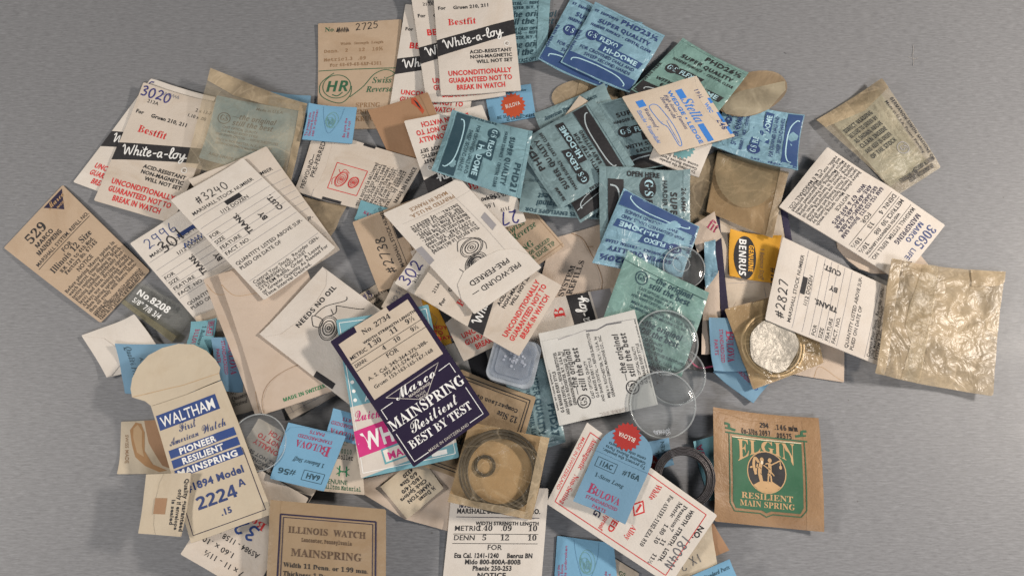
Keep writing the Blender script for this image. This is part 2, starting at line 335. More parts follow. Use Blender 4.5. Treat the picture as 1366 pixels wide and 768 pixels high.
class Card:
    def __init__(c, name, label, cat, group, quad, W, H, mat, th=0.85, puff=0.9, curl=3.2, wr=0.0, wrs=0.06, soft=30, grav=2.5e-5, step=5.0,
                 outline=None, lift=0.0, rag=0.25, edge=None, thin=False, arch=0.0, axis='v'):
        c.name, c.label, c.cat, c.group = name, label, cat, group
        if mat is WHITE(): mat = WHITES[sum(ord(q) for q in label) % 3]()     # no two batches of paper aged alike
        c.W, c.H = float(W), float(H); c.q = [np.array(p, float) for p in quad]
        c.th = th / 1000; c.puff = puff / 1000; c.wr = wr / 1000; c.wrs = wrs
        c.seed = rnd.uniform(0, 900); c.rot = rnd.random()
        nu = 26; nv = 30; c.nu, c.nv = nu, nv
        U, V = np.meshgrid(np.linspace(0, 1, nu), np.linspace(0, 1, nv)); c.U, c.V = U, V
        zc = [0.001] * 4
        # a corner or two lifted a little, never below the sheet
        cl = np.zeros_like(U)
        for (a, b) in ((0, 0), (1, 0), (1, 1), (0, 1)):
            k = rnd.uniform(0, 1) ** 1.7 * curl / 1000
            cl += k * np.clip(1 - np.hypot(U - a, V - b) / rnd.uniform(.4, .75), 0, 1) ** 2
        cl += rnd.uniform(0, .6) * curl / 1000 * (2 * U - 1) ** 2 * (1 if rnd.random() < .5 else 0)
        cl += arch / 1000 * np.sin(math.pi * (V if axis == 'v' else U)) ** .8
        for it in range(3):
            P = [at(p[0], p[1], z)[:2] for p, z in zip(c.q, zc)]
            XY = ((1 - U) * (1 - V))[..., None] * P[0] + (U * (1 - V))[..., None] * P[1] + (U * V)[..., None] * P[2] + ((1 - U) * V)[..., None] * P[3]
            Z = settle(XY, soft, grav) + lift / 1000
            zc = [Z[0, 0], Z[0, -1], Z[-1, -1], Z[-1, 0]]
        c.XY, c.Z = XY, Z + cl
        c.g = Geo(); c.mat = mat; c.parts = []; c.cur = c.g; c.off = 0.0; c.ih = 0.0001 + c.wr * 0.19
        UU, VV = np.meshgrid(np.linspace(0, 1, 150), np.linspace(0, 1, 180))
        top = c.P(UU.ravel() * c.W, VV.ravel() * c.H, 0.0)
        c.O = np.array([XY[..., 0].mean(), XY[..., 1].mean(), Z.mean()])
        if outline is None:
            W, H = c.W, c.H; r = min(W, H) * 0.012; k = rag
            j = lambda: rnd.uniform(-k, k)
            outline = [(r, j() * .3), (W * .33, j()), (W * .66, j()), (W - r, j() * .3), (W, r), (W + j(), H * .33), (W + j(), H * .66), (W, H - r), (W - r, H),
                       (W * .66, H + j()), (W * .33, H + j()), (r, H), (0, H - r), (j(), H * .66), (j(), H * .33), (0, r)]
            hput(top[:, :2], top[:, 2])
        else:
            ok = inside(outline, UU.ravel() * c.W, VV.ravel() * c.H); hput(top[ok][:, :2], top[ok][:, 2])
        c.step = step; c.outline = outline; c.thin = thin
        c.sheet(c.g, outline, mat, step, -c.th, 0, edge)
    def P(c, x, y, h):
        x = np.asarray(x, float); y = np.asarray(y, float)
        u = x / c.W; v = y / c.H
        fu = np.clip(u, 0, 1) * (c.nu - 1); fv = np.clip(v, 0, 1) * (c.nv - 1)
        i = np.minimum(fu.astype(int), c.nu - 2); j = np.minimum(fv.astype(int), c.nv - 2); a = fu - i; b = fv - j
        z = (c.Z[j, i] * (1 - a) * (1 - b) + c.Z[j, i + 1] * a * (1 - b) + c.Z[j + 1, i] * (1 - a) * b + c.Z[j + 1, i + 1] * a * b)
        p = c.XY[0, 0], c.XY[0, -1], c.XY[-1, -1], c.XY[-1, 0]
        xy = ((1 - u) * (1 - v))[..., None] * p[0] + (u * (1 - v))[..., None] * p[1] + (u * v)[..., None] * p[2] + ((1 - u) * v)[..., None] * p[3]
        cu, cv = np.clip(u, 0, 1), np.clip(v, 0, 1)
        sh = (np.clip(4 * cu * (1 - cu), 0, 1) * np.clip(4 * cv * (1 - cv), 0, 1)) ** 0.6
        z = z + c.th + c.puff * sh
        if c.wr:
            n = np.array([wrinkle(q * c.wrs, r * c.wrs, c.seed) for q, r in zip(x.ravel(), y.ravel())]).reshape(x.shape)
            z = z + c.wr * n * (0.35 + 0.65 * sh)
        return np.stack([xy[..., 0], xy[..., 1], z + h + c.off], -1)
    def sheet(c, geo, outline, mat, step, h0, h1, edge=None):
        V, Fs, E = cut_poly(outline, step)
        top = c.P(V[:, 0], V[:, 1], h1)
        geo.add(top, Fs, mat, True)
        if c.thin: return                                  # a film: one sheet, no inside
        lo = top.copy()
        if h0 < 0: lo[:, 2] = np.maximum(lo[:, 2] + (h0 - h1), 0.0001)
        else: lo[:, 2] += h0 - h1
        geo.add(lo, [f[::-1] for f in Fs], mat, True)
        wv = []; wf = []
        for a, b in E:
            k = len(wv); wv += [top[a], lo[a], lo[b], top[b]]; wf.append((k, k + 1, k + 2, k + 3))
        geo.add(wv, wf, edge or mat, False)
    # --- printing on the sheet, in the card's own units, y down
    def poly(c, pts, k, lv=0, step=6.0, mat=None):
        pts = [tuple(p) for p in pts]
        V, Fs, E = cut_poly(pts, step)
        c.cur.add(c.P(V[:, 0], V[:, 1], c.ih + 0.00005 * lv), Fs, mat or ink(k), True)
    def rect(c, x0, y0, x1, y1, k, lv=0): c.poly([(x0, y0), (x1, y0), (x1, y1), (x0, y1)], k, lv)
    def ell(c, cx, cy, rx, ry, k, lv=0, n=28):
        c.poly([(cx + rx * math.cos(2 * math.pi * i / n), cy + ry * math.sin(2 * math.pi * i / n)) for i in range(n)], k, lv)
    def stroke(c, pts, wd, k, lv=0, closed=False, sm=0, taper=False):
        P = smooth(pts, sm, closed) if sm else [np.array(p, float) for p in pts]
        if not sm:
            Q = []
            for a, b in zip(P, P[1:] + (P[:1] if closed else [])):
                n = max(1, int(np.hypot(*(b - a)) / 6)); Q += [a + (b - a) * t / n for t in range(n)]
            if not closed: Q.append(P[-1])
            P = Q
        n = len(P); L = []; R = []
        for i in range(n):
            a = P[(i - 1) % n] if closed or i > 0 else P[i]; b = P[(i + 1) % n] if closed or i < n - 1 else P[i]
            d = b - a; l = np.hypot(*d) or 1; nn = np.array([-d[1], d[0]]) / l
            ww = wd * (0.5 if not taper else 0.5 * (0.45 + 0.75 * abs(math.sin(math.pi * (i + .5) / n * taper))))
            L.append(P[i] + nn * ww); R.append(P[i] - nn * ww)
        A = np.array(L + R)
        m = n if closed else n - 1
        Fs = [(i, (i + 1) % n, n + (i + 1) % n, n + i) for i in range(m)]
        c.cur.add(c.P(A[:, 0], A[:, 1], c.ih + 0.00001 + 0.00005 * lv), Fs, ink(k), True)
    def line(c, x0, y0, x1, y1, wd, k, lv=0): c.stroke([(x0, y0), (x1, y1)], wd, k, lv)
    def frame(c, x0, y0, x1, y1, wd, k, lv=0):
        for a in ((x0, y0, x1, y0), (x1, y0, x1, y1), (x1, y1, x0, y1), (x0, y1, x0, y0)): c.line(*a, wd, k, lv)
    def ring(c, cx, cy, rx, ry, wd, k, lv=0, n=32):
        c.stroke([(cx + rx * math.cos(2 * math.pi * i / n), cy + ry * math.sin(2 * math.pi * i / n)) for i in range(n)], wd, k, lv, True, 1)
    def width(c, s, size, font): return sum(glyph(font, ch)[2] for ch in s) * size / cap(font)
    def t(c, s, x, y, size, font='r', k='black', rot=0, al='L', fit=None, sx=1.0, lv=0, slant=0.0, warp=None):
        k_ = size / cap(font); wd = c.width(s, size, font) * sx
        if fit: sx *= fit / wd; wd = fit
        x0 = {'L': 0, 'C': -wd / 2, 'R': -wd}[al]; cr, sr = math.cos(math.radians(rot)), math.sin(math.radians(rot))
        V = []; Fs = []; pen = 0.0
        for ch in s:
            v, f, a = glyph(font, ch)
            if len(v):
                b = sum(len(q) for q in V)
                V.append(np.stack([(v[:, 0] + pen + slant * v[:, 1]) * k_ * sx + x0, -v[:, 1] * k_], 1)); Fs += [tuple(i + b for i in q) for q in f]
            pen += a
        if not V: return
        V = np.concatenate(V)
        if warp: V = warp(V)
        X = x + V[:, 0] * cr - V[:, 1] * sr; Y = y + V[:, 0] * sr + V[:, 1] * cr
        c.cur.add(c.P(X, Y, c.ih + 0.00002 + 0.00005 * lv), Fs, ink(k), True)
    def hand(c, s, x, y, h, wd, k='pen', rot=0, lv=1, gap=0.78):
        cr, sr = math.cos(math.radians(rot)), math.sin(math.radians(rot)); pen = 0
        for ch in s:
            for st in HW.get(ch, []):
                j = rnd.uniform(-.05, .05)
                pts = [((px + pen) * h, (py - 1 + j) * h) for px, py in st]
                c.stroke([(x + a * cr - b * sr, y + a * sr + b * cr) for a, b in pts], wd, k, lv, sm=4)
            pen += gap if ch != ' ' else .45
    def script(c, word, x, y, width, wd, k, rot=0, lv=1, tall=1.0):
        w0, sts = SCRIPT[word]; q = width / w0; cr, sr = math.cos(math.radians(rot)), math.sin(math.radians(rot))
        for st in sts: c.stroke([(x + a * q * cr - b * q * tall * sr, y + a * q * sr + b * q * tall * cr) for a, b in st], wd, k, lv, sm=4)
    def scrib(c, x0, y0, x1, y1, k='black', lv=1):
        n = 14; pts = [(x0 + (x1 - x0) * i / n, (y0 if i % 2 else y1) + rnd.uniform(-.6, .6)) for i in range(n + 1)]
        c.stroke(pts, (y1 - y0) * .42, k, lv)
    def para(c, rows, x, y, dy, size, font='r', k='black', rot=0, fit=None, al='L', lv=0):
        for i, r in enumerate(rows):
            a = math.radians(rot); yy = y - 0; px = x - math.sin(a) * dy * i; py = y + math.cos(a) * dy * i
            c.t(r, px, py, size, font, k, rot, al, fit=(fit if fit and len(r) > 14 else None), lv=lv)
    # --- parts lying on the sheet
    def part(c, name, outline, mat, h=0.25, th=0.2, step=5.0, label=None):
        if mat is WHITE() and c.mat in [q() for q in WHITES]: mat = c.mat
        g = Geo(); c.sheet(g, outline, mat, step, (h - th) / 1000, h / 1000); c.parts.append((name, g, label)); return g
    def on(c, g, h=0.25):                                  # print on a part instead of the sheet; on(None) goes back
        c.cur = g or c.g; c.off = h / 1000 if g else 0.0
    def done(c):
        o = c.g.build(c.name, c.O); tag(o, c.label, c.cat, c.group)
        for n, g, lab in c.parts:
            p = g.build(n, c.O, o)
            if lab: p['label'] = lab
        return o
def inside(poly, X, Y):
    ok = np.zeros(X.shape, bool); n = len(poly)
    for i in range(n):
        (x0, y0), (x1, y1) = poly[i], poly[i - 1]
        cnd = ((y0 > Y) != (y1 > Y)); ok ^= cnd & (X < (x1 - x0) * (Y - y0) / ((y1 - y0) or 1e-9) + x0)
    return ok
def wrinkle(x, y, s):
    a = noise.noise(Vector((x, y, s))); b = noise.noise(Vector((x * 2.3 + 9, y * 2.3, s)))
    q = noise.noise(Vector((x * .7 + y * .5, y * .7 - x * .5, s + 40)))
    return (1 - abs(a) * 2.0) * .5 + (1 - abs(b) * 2) * .22 + q * .4 + .3
def arc(cx, cy, rx, ry, a0, a1, n=14):
    return [(cx + rx * math.cos(math.radians(a0 + (a1 - a0) * i / n)), cy + ry * math.sin(math.radians(a0 + (a1 - a0) * i / n))) for i in range(n + 1)]
def star(cx, cy, r, n=18, q=.82):
    return [(cx + (r if i % 2 else r * q) * math.cos(math.pi * i / n), cy + (r if i % 2 else r * q) * math.sin(math.pi * i / n)) for i in range(2 * n)]

# ------------------------------------------------------------------ printed designs
def bestfit(c, num='', code='213A', l1='2 x 13-7', l2='1.10 x .08', cal='Gruen 210, 211', name='script', struck=False):   # 108 x 165
    if num: c.hand(num, 2, 17, 13, 1.9, 'pen')
    if struck: c.scrib(22, 16, 36, 21)
    c.t(code, 14, 24, 4.6); c.t(l1, 100, 18, 4.4, al='R'); c.t(l2, 96, 27, 4.4, al='R'); c.t('For', 5, 41, 5, 'b')
    c.t(cal, 26, 41.5, 5, 'b', fit=50)
    if name == 'script': c.t('Bestfit', 17, 65, 9.5, 's', 'red', fit=39)
    else: c.t('BESTFIT', 14, 68, 9, 'b', 'red', fit=46)
    c.poly([(0, 85), (36, 77.5), (72, 69.5), (108.2, 62), (108.2, 83), (72, 91), (36, 100), (0, 109)], 'black')
    c.script('White-a-loy', 10, 99.5, 84, 1.6, 'chalk', -12, 1, 1.15)
    c.ring(95, 96.5, 3.4, 3.4, .8, 'chalk', 1); c.t('C', 93.4, 98.4, 3.6, 'r', 'black', lv=1)
    for i, r in enumerate(('ACID-RESISTANT', 'NON-MAGNETIC', 'WILL NOT SET')): c.t(r, 101, 108 + 7.3 * i, 5, 'b', 'black', al='R')
    for i, (r, f) in enumerate((('UNCONDITIONALLY', 86), ('GUARANTEED NOT TO', 86), ('BREAK IN WATCH', 66))): c.t(r, 55, 138 + 10.2 * i, 7, 'b', 'red', al='C', fit=f)
def stock(c, num='', block=True, trans=True, struck=None):           # 111 x 180
    if num: c.hand(num, 24, 26, 12, 1.1, 'black')
    c.t('MARSHALL STOCK NUMBER', 8, 35.5, 4.9, 'r', fit=92)
    for y in (40, 55, 66, 76, 86, 96, 107, 149): c.line(3, y, 109, y, .5, 'grey')
    if block: c.rect(50, 40, 73, 47, 'black', 1)
    if struck: c.rect(52, 27, 80, 33, 'deep', 1); c.scrib(50, 44, 84, 50, 'blue')
    c.t('1/12 DOZEN', 36, 53.5, 5.2)
    for i, r in enumerate(('FOR', 'SIZE', 'FEATURE', 'FACT. NO.')): c.t(r, 4, 74 + 10 * i, 5.2)
    if trans:
        c.t('TRANS.', 51, 97, 7, 'b', 'black', -90, fit=35, lv=1); c.t('BY', 77, 92, 7, 'b', 'black', -90, lv=1); c.t('CUST.', 101, 92, 7, 'b', 'black', -90, fit=27, lv=1)
    c.t('QUANTITY LISTED ABOVE SUP-', 5, 123, 5, fit=102); c.t('PLIED ON DATE OF', 5, 131, 5, fit=62)
    for i, r in enumerate(('Control Your Stock.  Re-order GEN-', 'UINE MARSHALL ADD-A-UNIT', 'SYSTEM Refills. Order A Lesser', 'or Greater Quantity As Needed For', 'Time Interval Desired.')): c.t(r, 5, 156 + 5.6 * i, 4.6, 'r', fit=min(101, 3.15 * len(r)))
def refill(c, no='2734', m=('1.30', '.11', '9\u00bd'), d=('4', '10', '9\u00bd'), rows=()):
    c.t('No. ' + no, 41, 17, 7, 's', fit=44); c.t('WIDTH STRENGTH LENGTH', 35, 28.5, 3.6, 'b', fit=82)
    c.t('METRIC', 9, 38, 5.4, fit=26); c.t('DENN:', 9, 50, 5, fit=18)
    for x, a, b in zip((38, 70, 97), m, d): c.t(a, x, 37.5, 7, 's'); c.t(b, x + 14 * (x < 60), 50, 6, 's')
    for y in (42, 54): c.line(7, y, 117, y, .7, 'black')
    c.t('FOR', 51, 62, 6.4)
    for i, r in enumerate(rows): c.t(r, 61, 74 + 6.8 * i, 5, 'r', al='C', fit=min(94, 3.7 * len(r)))
def dome_panel(c, y0, y1, k, curve, x0=2, x1=98):
    h = y1 - y0
    c.poly([(x0, y0), (x1, y0), (x1, y1), (x0, y1)], k, 0)
    c.stroke([(x0 + 9, y0 + h * .62), (x0 + 10, y0 + h * .4), (x0 + 22, y0 + h * .24), (50, y0 + h * .2), (x1 - 24, y0 + h * .3), (x1 - 11, y0 + h * .62), (x1 - 10, y0 + h * .85)], 1.5, curve, 2, sm=5)
def hidome(c, no='PHD22', mm='26.6MM', k='black', step=True, curve='faint', panel=True, box=None, paper='pale'):     # 100 x 100
    box = box or k
    c.t(mm, 5, 13, 3.8, 'B', k); c.t(no, 97, 13.5, 7.2, 'b', k, al='R', fit=9 * len(no))
    c.t('SUPER QUALITY', 16, 26, 6.2, 'B', k, fit=74); c.t('HARDER SURFACE  \u2022  CRYSTAL CLEAR', 10, 34, 4, 'B', k, fit=86)
    c.ell(19, 47, 8.6, 7.6, k, 0); c.t('G\u00b7S', 12.6, 50, 7, 's', paper, fit=13, lv=1)
    c.poly([(27, 41.5), (61, 41.5), (58, 52), (27, 52)], box, 0); c.t('FLEXO', 30, 50, 6.4, 'b', paper, fit=26, lv=1)
    c.poly([(36, 52.6), (95, 52.6), (93, 63), (35, 63)], box, 0); c.t('HI-DOME', 41, 61, 6.6, 'b', paper, fit=48, lv=1)
    a, b = ('WITH STEP FOR', 'EASY FITTING') if step else ('FOR CROWNED DIALS AND', 'SWEEP SECOND HANDS')
    c.t(a, 12, 70, 4.6, 'n' if not step else 'B', k, fit=60 if step else 78); c.t(b, 22, 77.5, 4.6, 'n' if not step else 'B', k, fit=50 if step else 66)
    if panel: dome_panel(c, 80, 98.5, box, curve)
    c.t('OPEN HERE', 4.4, 80, 3.6, 'B', k, -90, fit=34)
def original(c, x, y, s=1.0, k='black', circle=True):    # one block, about 96 wide
    if circle:
        c.ring(x + 9 * s, y + 9 * s, 9 * s, 9 * s, 1.5 * s, k); c.t('GS', x + 2.8 * s, y + 13 * s, 9.5 * s, 's', k, fit=12.5 * s)
    c.t('\u2014the original', x + 20 * s, y + 6 * s, 8.4 * s, 'bi', k, fit=68 * s); c.t('still the best', x + 23 * s, y + 17 * s, 8.4 * s, 'bi', k, fit=64 * s)
    for i, r in enumerate(('CAST OPTICAL QUALITY', 'G-S MAKES EVERY STYLE', 'AND SHAPE CRYSTAL \u2014 REFUSE SUBSTITUTES')): c.t(r, x + (10 - 7 * (i == 2)) * s, y + (25 + 6.6 * i) * s, 4.0 * s, 'r', k, fit=min(100, 2.75 * len(r)) * s)
    for i, r in enumerate(("Mfg'd in ROCHESTER, N.Y., U.S.A. by", 'GERMANOW-SIMON MACHINE CO., INC.')): c.t(r, x + 6 * s, y + (47 + 6.6 * i) * s, 4.0 * s, 'r', k, fit=90 * s)
def bulova(c, box='11AC', num='#16A', what='1-Stem Long', name=True):     # 76 x 76
    c.frame(7, 8, 35, 21, .7, 'dteal'); c.t(box, 21, 18, 7, 'b', 'dteal', al='C', fit=19); c.t(num, 45, 17, 7.5, 'B', 'dteal', fit=24)
    c.t(what, 12, 34, 5.4, 'sb', 'dteal', fit=42)
    c.t('B', 11, 57, 13, 's', 'maroon'); c.t('ULOVA', 22, 57, 9, 's', 'maroon', fit=36)
    c.t('STANDARDIZED', 36, 65, 4.4, 'r', 'maroon', al='C', fit=46); c.t('PARTS', 36, 73, 4.4, 'r', 'maroon', al='C', fit=20)
def bulova_back(c, W, H):
    for i in range(5): c.ring(W * (.52 + .03 * math.cos(i * 1.3)), H * (.45 + .05 * math.sin(i * 1.3)), W * (.035 + .022 * i), H * (.06 + .04 * i), .7, 'lichen')
    for i in range(6): c.stroke([(W * (.43 + .03 * i), H * (.34 + .05 * (i % 3))), (W * (.47 + .02 * i), H * .54)], .6, 'lichen', 2)
    c.stroke([(W * .3, 2), (W * .36, H * .4), (W * .5, H * .78), (W * .68, H * .4), (W * .74, 2)], .5, 'seam', 0, sm=5)
    c.para(['To protect the', 'Genuine Bulova', 'seal is unbroken'], W * .08, H * .9, 4.2, 3.2, 'r', 'maroon', -90, fit=H * .75)
    c.para(['Be sure the', 'seal is not'], W * .84, H * .86, 4.6, 3.4, 'r', 'maroon', -90)
def seal_star(c, cx, cy, r, mat, txt='BULOVA', rot=0, h=.2):
    g = c.part('seal', star(cx, cy, r), mat, h, 0.12, 4); c.on(g, h)
    a = math.radians(rot); c.t(txt, cx - math.sin(a) * r * -.12, cy + math.cos(a) * r * .12, r * .30, 'r', 'white', rot, 'C', fit=r * 1.2); c.on(None)
def jiffy(c, k='black', H=165, x=0):
    rows = ['This spring is delivered', 'to you in our special', '\u201cJIFFY-PAK\u201d. You need', 'no mainspring winder.', 'Merely push the main-', 'spring from the \u201cJIFFY-', 'PAK\u201d directly into the', 'barrel. . . by BESTFIT']
    return rows
def wheel(c, cx, cy, rx, ry, k, rot=0):
    def e(s, w, ox=0, oy=0):
        a = math.radians(rot)
        c.stroke([(cx + ox + rx * s * math.cos(q) * math.cos(a) - ry * s * math.sin(q) * math.sin(a), cy + oy + rx * s * math.cos(q) * math.sin(a) + ry * s * math.sin(q) * math.cos(a)) for q in [2 * math.pi * i / 26 for i in range(26)]], w, k, 1, True, 1)
    e(1, .9); e(.86, .7); e(.6, 1.2 if k == 'black' else .8); e(.36, .7); e(.14, 1.2)

SEAMS = []
def pack_edges(c, W, H, w_=3.2, mat=None):               # crimped margins of a sealed packet
    g = c.part('crimped_edge', [(0, 0), (W, 0), (W, w_), (0, w_)], mat or c.mat, 0.22, 0.12, 4)
    g = c.part('crimped_edge', [(0, H - w_), (W, H - w_), (W, H), (0, H)], mat or c.mat, 0.22, 0.12, 4)
PK = dict(th=0.35, puff=1.5, wr=1.15, wrs=0.04, soft=26, step=2.2, curl=3.6, rag=.9)
BG = dict(thin=True, th=0.12, puff=1.0, wr=1.3, wrs=0.042, soft=60, step=2.4, curl=3.0, rag=1.2)
GB = 'mainspring envelopes with a slanted black band'
GS_ = 'ruled stock envelopes with handwritten numbers'
GP = 'crystal packets with a printed dome profile'
GO = 'crystal packets printed in repeated italics'
GU = 'small blue watch part envelopes'
GW = 'waxed glassine bags'
GT = 'plain tan coin envelopes'
# ------------------------------------------------------------------ the table
def table():
    m, N, L, P = nodes('brushed_grey_laminate')
    tc = N.new('ShaderNodeTexCoord'); mpn = N.new('ShaderNodeMapping'); mpn.inputs['Scale'].default_value = (150, 1000, 1)
    L.new(tc.outputs['Object'], mpn.inputs[0])
    a = noise_n(N, L, mpn.outputs[0], 1.0, 4, 0.7); 
    mp2 = N.new('ShaderNodeMapping'); mp2.inputs['Scale'].default_value = (55, 330, 1); L.new(tc.outputs['Object'], mp2.inputs[0])
    b = noise_n(N, L, mp2.outputs[0], 1.0, 3, 0.6); g = noise_n(N, L, tc.outputs['Object'], 9, 3)
    mp3 = N.new('ShaderNodeMapping'); mp3.inputs['Scale'].default_value = (260, 1300, 1); L.new(tc.outputs['Object'], mp3.inputs[0])
    d = noise_n(N, L, mp3.outputs[0], 1.0, 2, 0.5)
    base = mixc(N, L, ramp(N, L, a, 0.28, 0.72), (.130, .133, .140), (.268, .274, .287))
    f = N.new('ShaderNodeMath'); f.operation = 'MULTIPLY'; f.inputs[1].default_value = 0.5; L.new(ramp(N, L, b, 0.35, 0.7), f.inputs[0])
    base = mixc(N, L, f.outputs[0], base, (.188, .192, .201))
    f2 = N.new('ShaderNodeMath'); f2.operation = 'MULTIPLY'; f2.inputs[1].default_value = 0.5; L.new(ramp(N, L, d, 0.56, 0.72), f2.inputs[0])
    base = mixc(N, L, f2.outputs[0], base, (.125, .126, .131))
    f3 = N.new('ShaderNodeMath'); f3.operation = 'MULTIPLY'; f3.inputs[1].default_value = 0.25; L.new(g, f3.inputs[0])
    base = mixc(N, L, f3.outputs[0], base, (.20, .195, .20))
    sp = ramp(N, L, voron(N, L, tc.outputs['Object'], 42, 'F1'), 0.016, 0.03, (.7, .7, .7, 1), (0, 0, 0, 1))   # dust and pits
    base = mixc(N, L, sp, base, (.09, .085, .08))
    sm = noise_n(N, L, tc.outputs['Object'], 14, 4, 0.6, 1.0); rr_ = N.new('ShaderNodeMath'); rr_.operation = 'MULTIPLY_ADD'; rr_.inputs[1].default_value = 0.3; rr_.inputs[2].default_value = 0.33
    L.new(sm, rr_.inputs[0]); L.new(rr_.outputs[0], P.inputs['Roughness'])
    L.new(base, P.inputs['Base Color']); P.inputs['Specular IOR Level'].default_value = 0.35
    bump(N, L, P, a, 0.12, 0.0008)
    G = Geo(); X, Y = 0.9, 0.75
    G.add([(-X, -Y, 0), (X, -Y, 0), (X, Y, 0), (-X, Y, 0)], [(0, 1, 2, 3)], m, False)
    G.add([(-X, -Y, -.025), (X, -Y, -.025), (X, Y, -.025), (-X, Y, -.025)], [(3, 2, 1, 0)], m, False)
    for a_, b_ in (((-X, -Y), (X, -Y)), ((X, -Y), (X, Y)), ((X, Y), (-X, Y)), ((-X, Y), (-X, -Y))):
        G.add([(*a_, 0), (*a_, -.025), (*b_, -.025), (*b_, 0)], [(0, 1, 2, 3)], m, False)
    o = G.build('table_top', (0, 0, 0)); o['kind'] = 'structure'; o['label'] = 'grey brushed laminate table top under the whole pile'
table()

# ------------------------------------------------------------------ round pieces
def lathe(prof, n, cx, cy, mat, G, tilt=(0, 0), z0=0, mats=None):
    V = []; Fs = []
    for i in range(n):
        a = 2 * math.pi * i / n
        for r, z in prof:
            x, y = r * math.cos(a), r * math.sin(a)
            V.append((cx + x, cy + y, z0 + z + tilt[0] * x + tilt[1] * y))
    m = len(prof)
    for i in range(n):
        for j in range(m - 1): Fs.append((i * m + j, i * m + j + 1, ((i + 1) % n) * m + j + 1, ((i + 1) % n) * m + j)[::-1])
    G.add(V, Fs, mat)
def base_z(px, py, rpx):
    p = at(px, py, 0.003); r = rpx * MMPX
    t = np.linspace(0, 2 * math.pi, 40); XY = np.stack([p[0] + np.outer([.4, .8, 1], r * np.cos(t)), p[1] + np.outer([.4, .8, 1], r * np.sin(t))], -1)
    return XY
def place_disc(px, py, rpx):
    XY = base_z(px, py, rpx); H = hsample(XY, 1); c = XY.reshape(-1, 2).mean(0)
    x = XY[..., 0] - c[0]; y = XY[..., 1] - c[1]; best = None
    for b in np.linspace(-.12, .12, 13):
        for d in np.linspace(-.12, .12, 13):
            a = (H - b * x - d * y).max()
            if best is None or a < best[0]: best = (a, b, d)
    a, b, d = best; p = at(px, py, a); return p[0], p[1], a + 0.0002, (b, d), XY
def crystal(px, py, rpx, label, dome=4.5, group='clear domed watch crystals', mark=None):
    x, y, z, t, XY = place_disc(px, py, rpx); R = rpx * MMPX; G = Geo(); m = clear_plastic('clear_crystal', haze=0.035, fres=.8)
    k = 22; dm = dome / 1000; th = 0.0007
    out = [(R * math.sin(q) / 1.0, 0.0012 + dm * (1 - (R * math.sin(q) / R) ** 2) ** 0.75) for q in np.linspace(0, math.pi / 2 * .995, k)]
    inn = [(max(r - th * (.2 + .8 * r / R), 0), h - th) for r, h in out[::-1]]
    prof = [(1e-5, out[0][1])] + out[1:] + [(R * 1.012, 0.001), (R * 1.012, 0), (R - th, 0)] + inn[:-1] + [(1e-5, inn[-1][1])]
    lathe(prof, 72, x, y, m, G, t, z)
    o = G.build('watch_crystal', (x, y, z)); tag(o, label, 'watch crystal', group)
    rim = Geo(); r2 = clear_plastic('crystal_rim', (.93, .95, .95), 0.19, (.88, .9, .91), .8)
    lathe([(R * .972, .0003), (R * .972, .0014), (R * 1.02, .0014), (R * 1.02, .0003), (R * .972, .0003)], 72, x, y, r2, rim, t, z)
    rim.build('rim', (x, y, z), o)
    if mark:
        g = Geo(); w_ = 0.0007
        lathe([(.0052, dm + .0011), (.0052, dm + .0016), (.0060, dm + .0016), (.0060, dm + .0011)], 40, x - R * .15, y + R * .15, r2, g, t, z - .0006); g.build('moulded_mark', (x, y, z), o)
    hput(XY, np.full(XY.shape[:2], z + 0.001))
    return o
def coil(px, py, rpx, label, name='mainspring_coil', mat=None, wd=6.0, hgt=2.6, cat='mainspring', group=None, turns=5, gap=True):
    x, y, z, t, XY = place_disc(px, py, rpx); R = rpx * MMPX; G = Geo(); w_ = wd * MMPX; h = hgt / 1000
    n = turns; dr = w_ / n
    for i in range(n):
        r1 = R - dr * i; r0 = r1 - dr * .82; hh = h * rnd.uniform(.86, 1.0)
        lathe([(r0, 0), (r0, hh * .96), (r0 + dr * .2, hh), (r1 - dr * .2, hh), (r1, hh * .96), (r1, 0)], 80, x, y, mat, G, t, z)
    o = G.build(name, (x, y, z)); tag(o, label, cat, group)
    T, Q = np.meshgrid(np.linspace(0, 2 * math.pi, 200), np.linspace(R - w_, R, 8))
    X2 = np.stack([x + Q * np.cos(T), y + Q * np.sin(T)], -1)
    hput(X2, z + h + t[0] * Q * np.cos(T) + t[1] * Q * np.sin(T)); return o

def card(name, label, cat, group, quad, W, H, mat, **k): return Card(name, label, cat, group, quad, W, H, mat, **k)
ENV = 'mainspring envelope'; PKT = 'crystal packet'

def lint(pts, label, k):
    G = Geo(); r = 0.00011; P = [at(x, y, 0.0004) for x, y in smooth(pts, 4)]
    V = []; Fs = []
    for i, p in enumerate(P):
        q = P[min(i + 1, len(P) - 1)] - P[max(i - 1, 0)]; n = np.array([-q[1], q[0], 0]); n /= np.linalg.norm(n) or 1
        for a in range(5): V.append(p + r * (n * math.cos(a * 1.2566) + np.array([0, 0, 1]) * math.sin(a * 1.2566)))
    for i in range(len(P) - 1):
        for a in range(5): Fs.append((i * 5 + a, i * 5 + (a + 1) % 5, i * 5 + 5 + (a + 1) % 5, i * 5 + 5 + a))
    G.add(V, Fs, ink(k)); o = G.build('lint_fibre', P[0]); tag(o, label, 'lint')
lint([(1218, 60), (1218.6, 67), (1217.6, 74), (1219, 80), (1218, 88)], 'pale curled fibre standing alone on the bare table, upper corner', 'lgrey')
lint([(1212, 76), (1219, 79), (1225, 77)], 'short pale fibre crossing a longer one on the bare table', 'lgrey')
lint([(1046, 70), (1049, 72)], 'tiny dark speck of dirt on the bare table above the tissue oval', 'black')
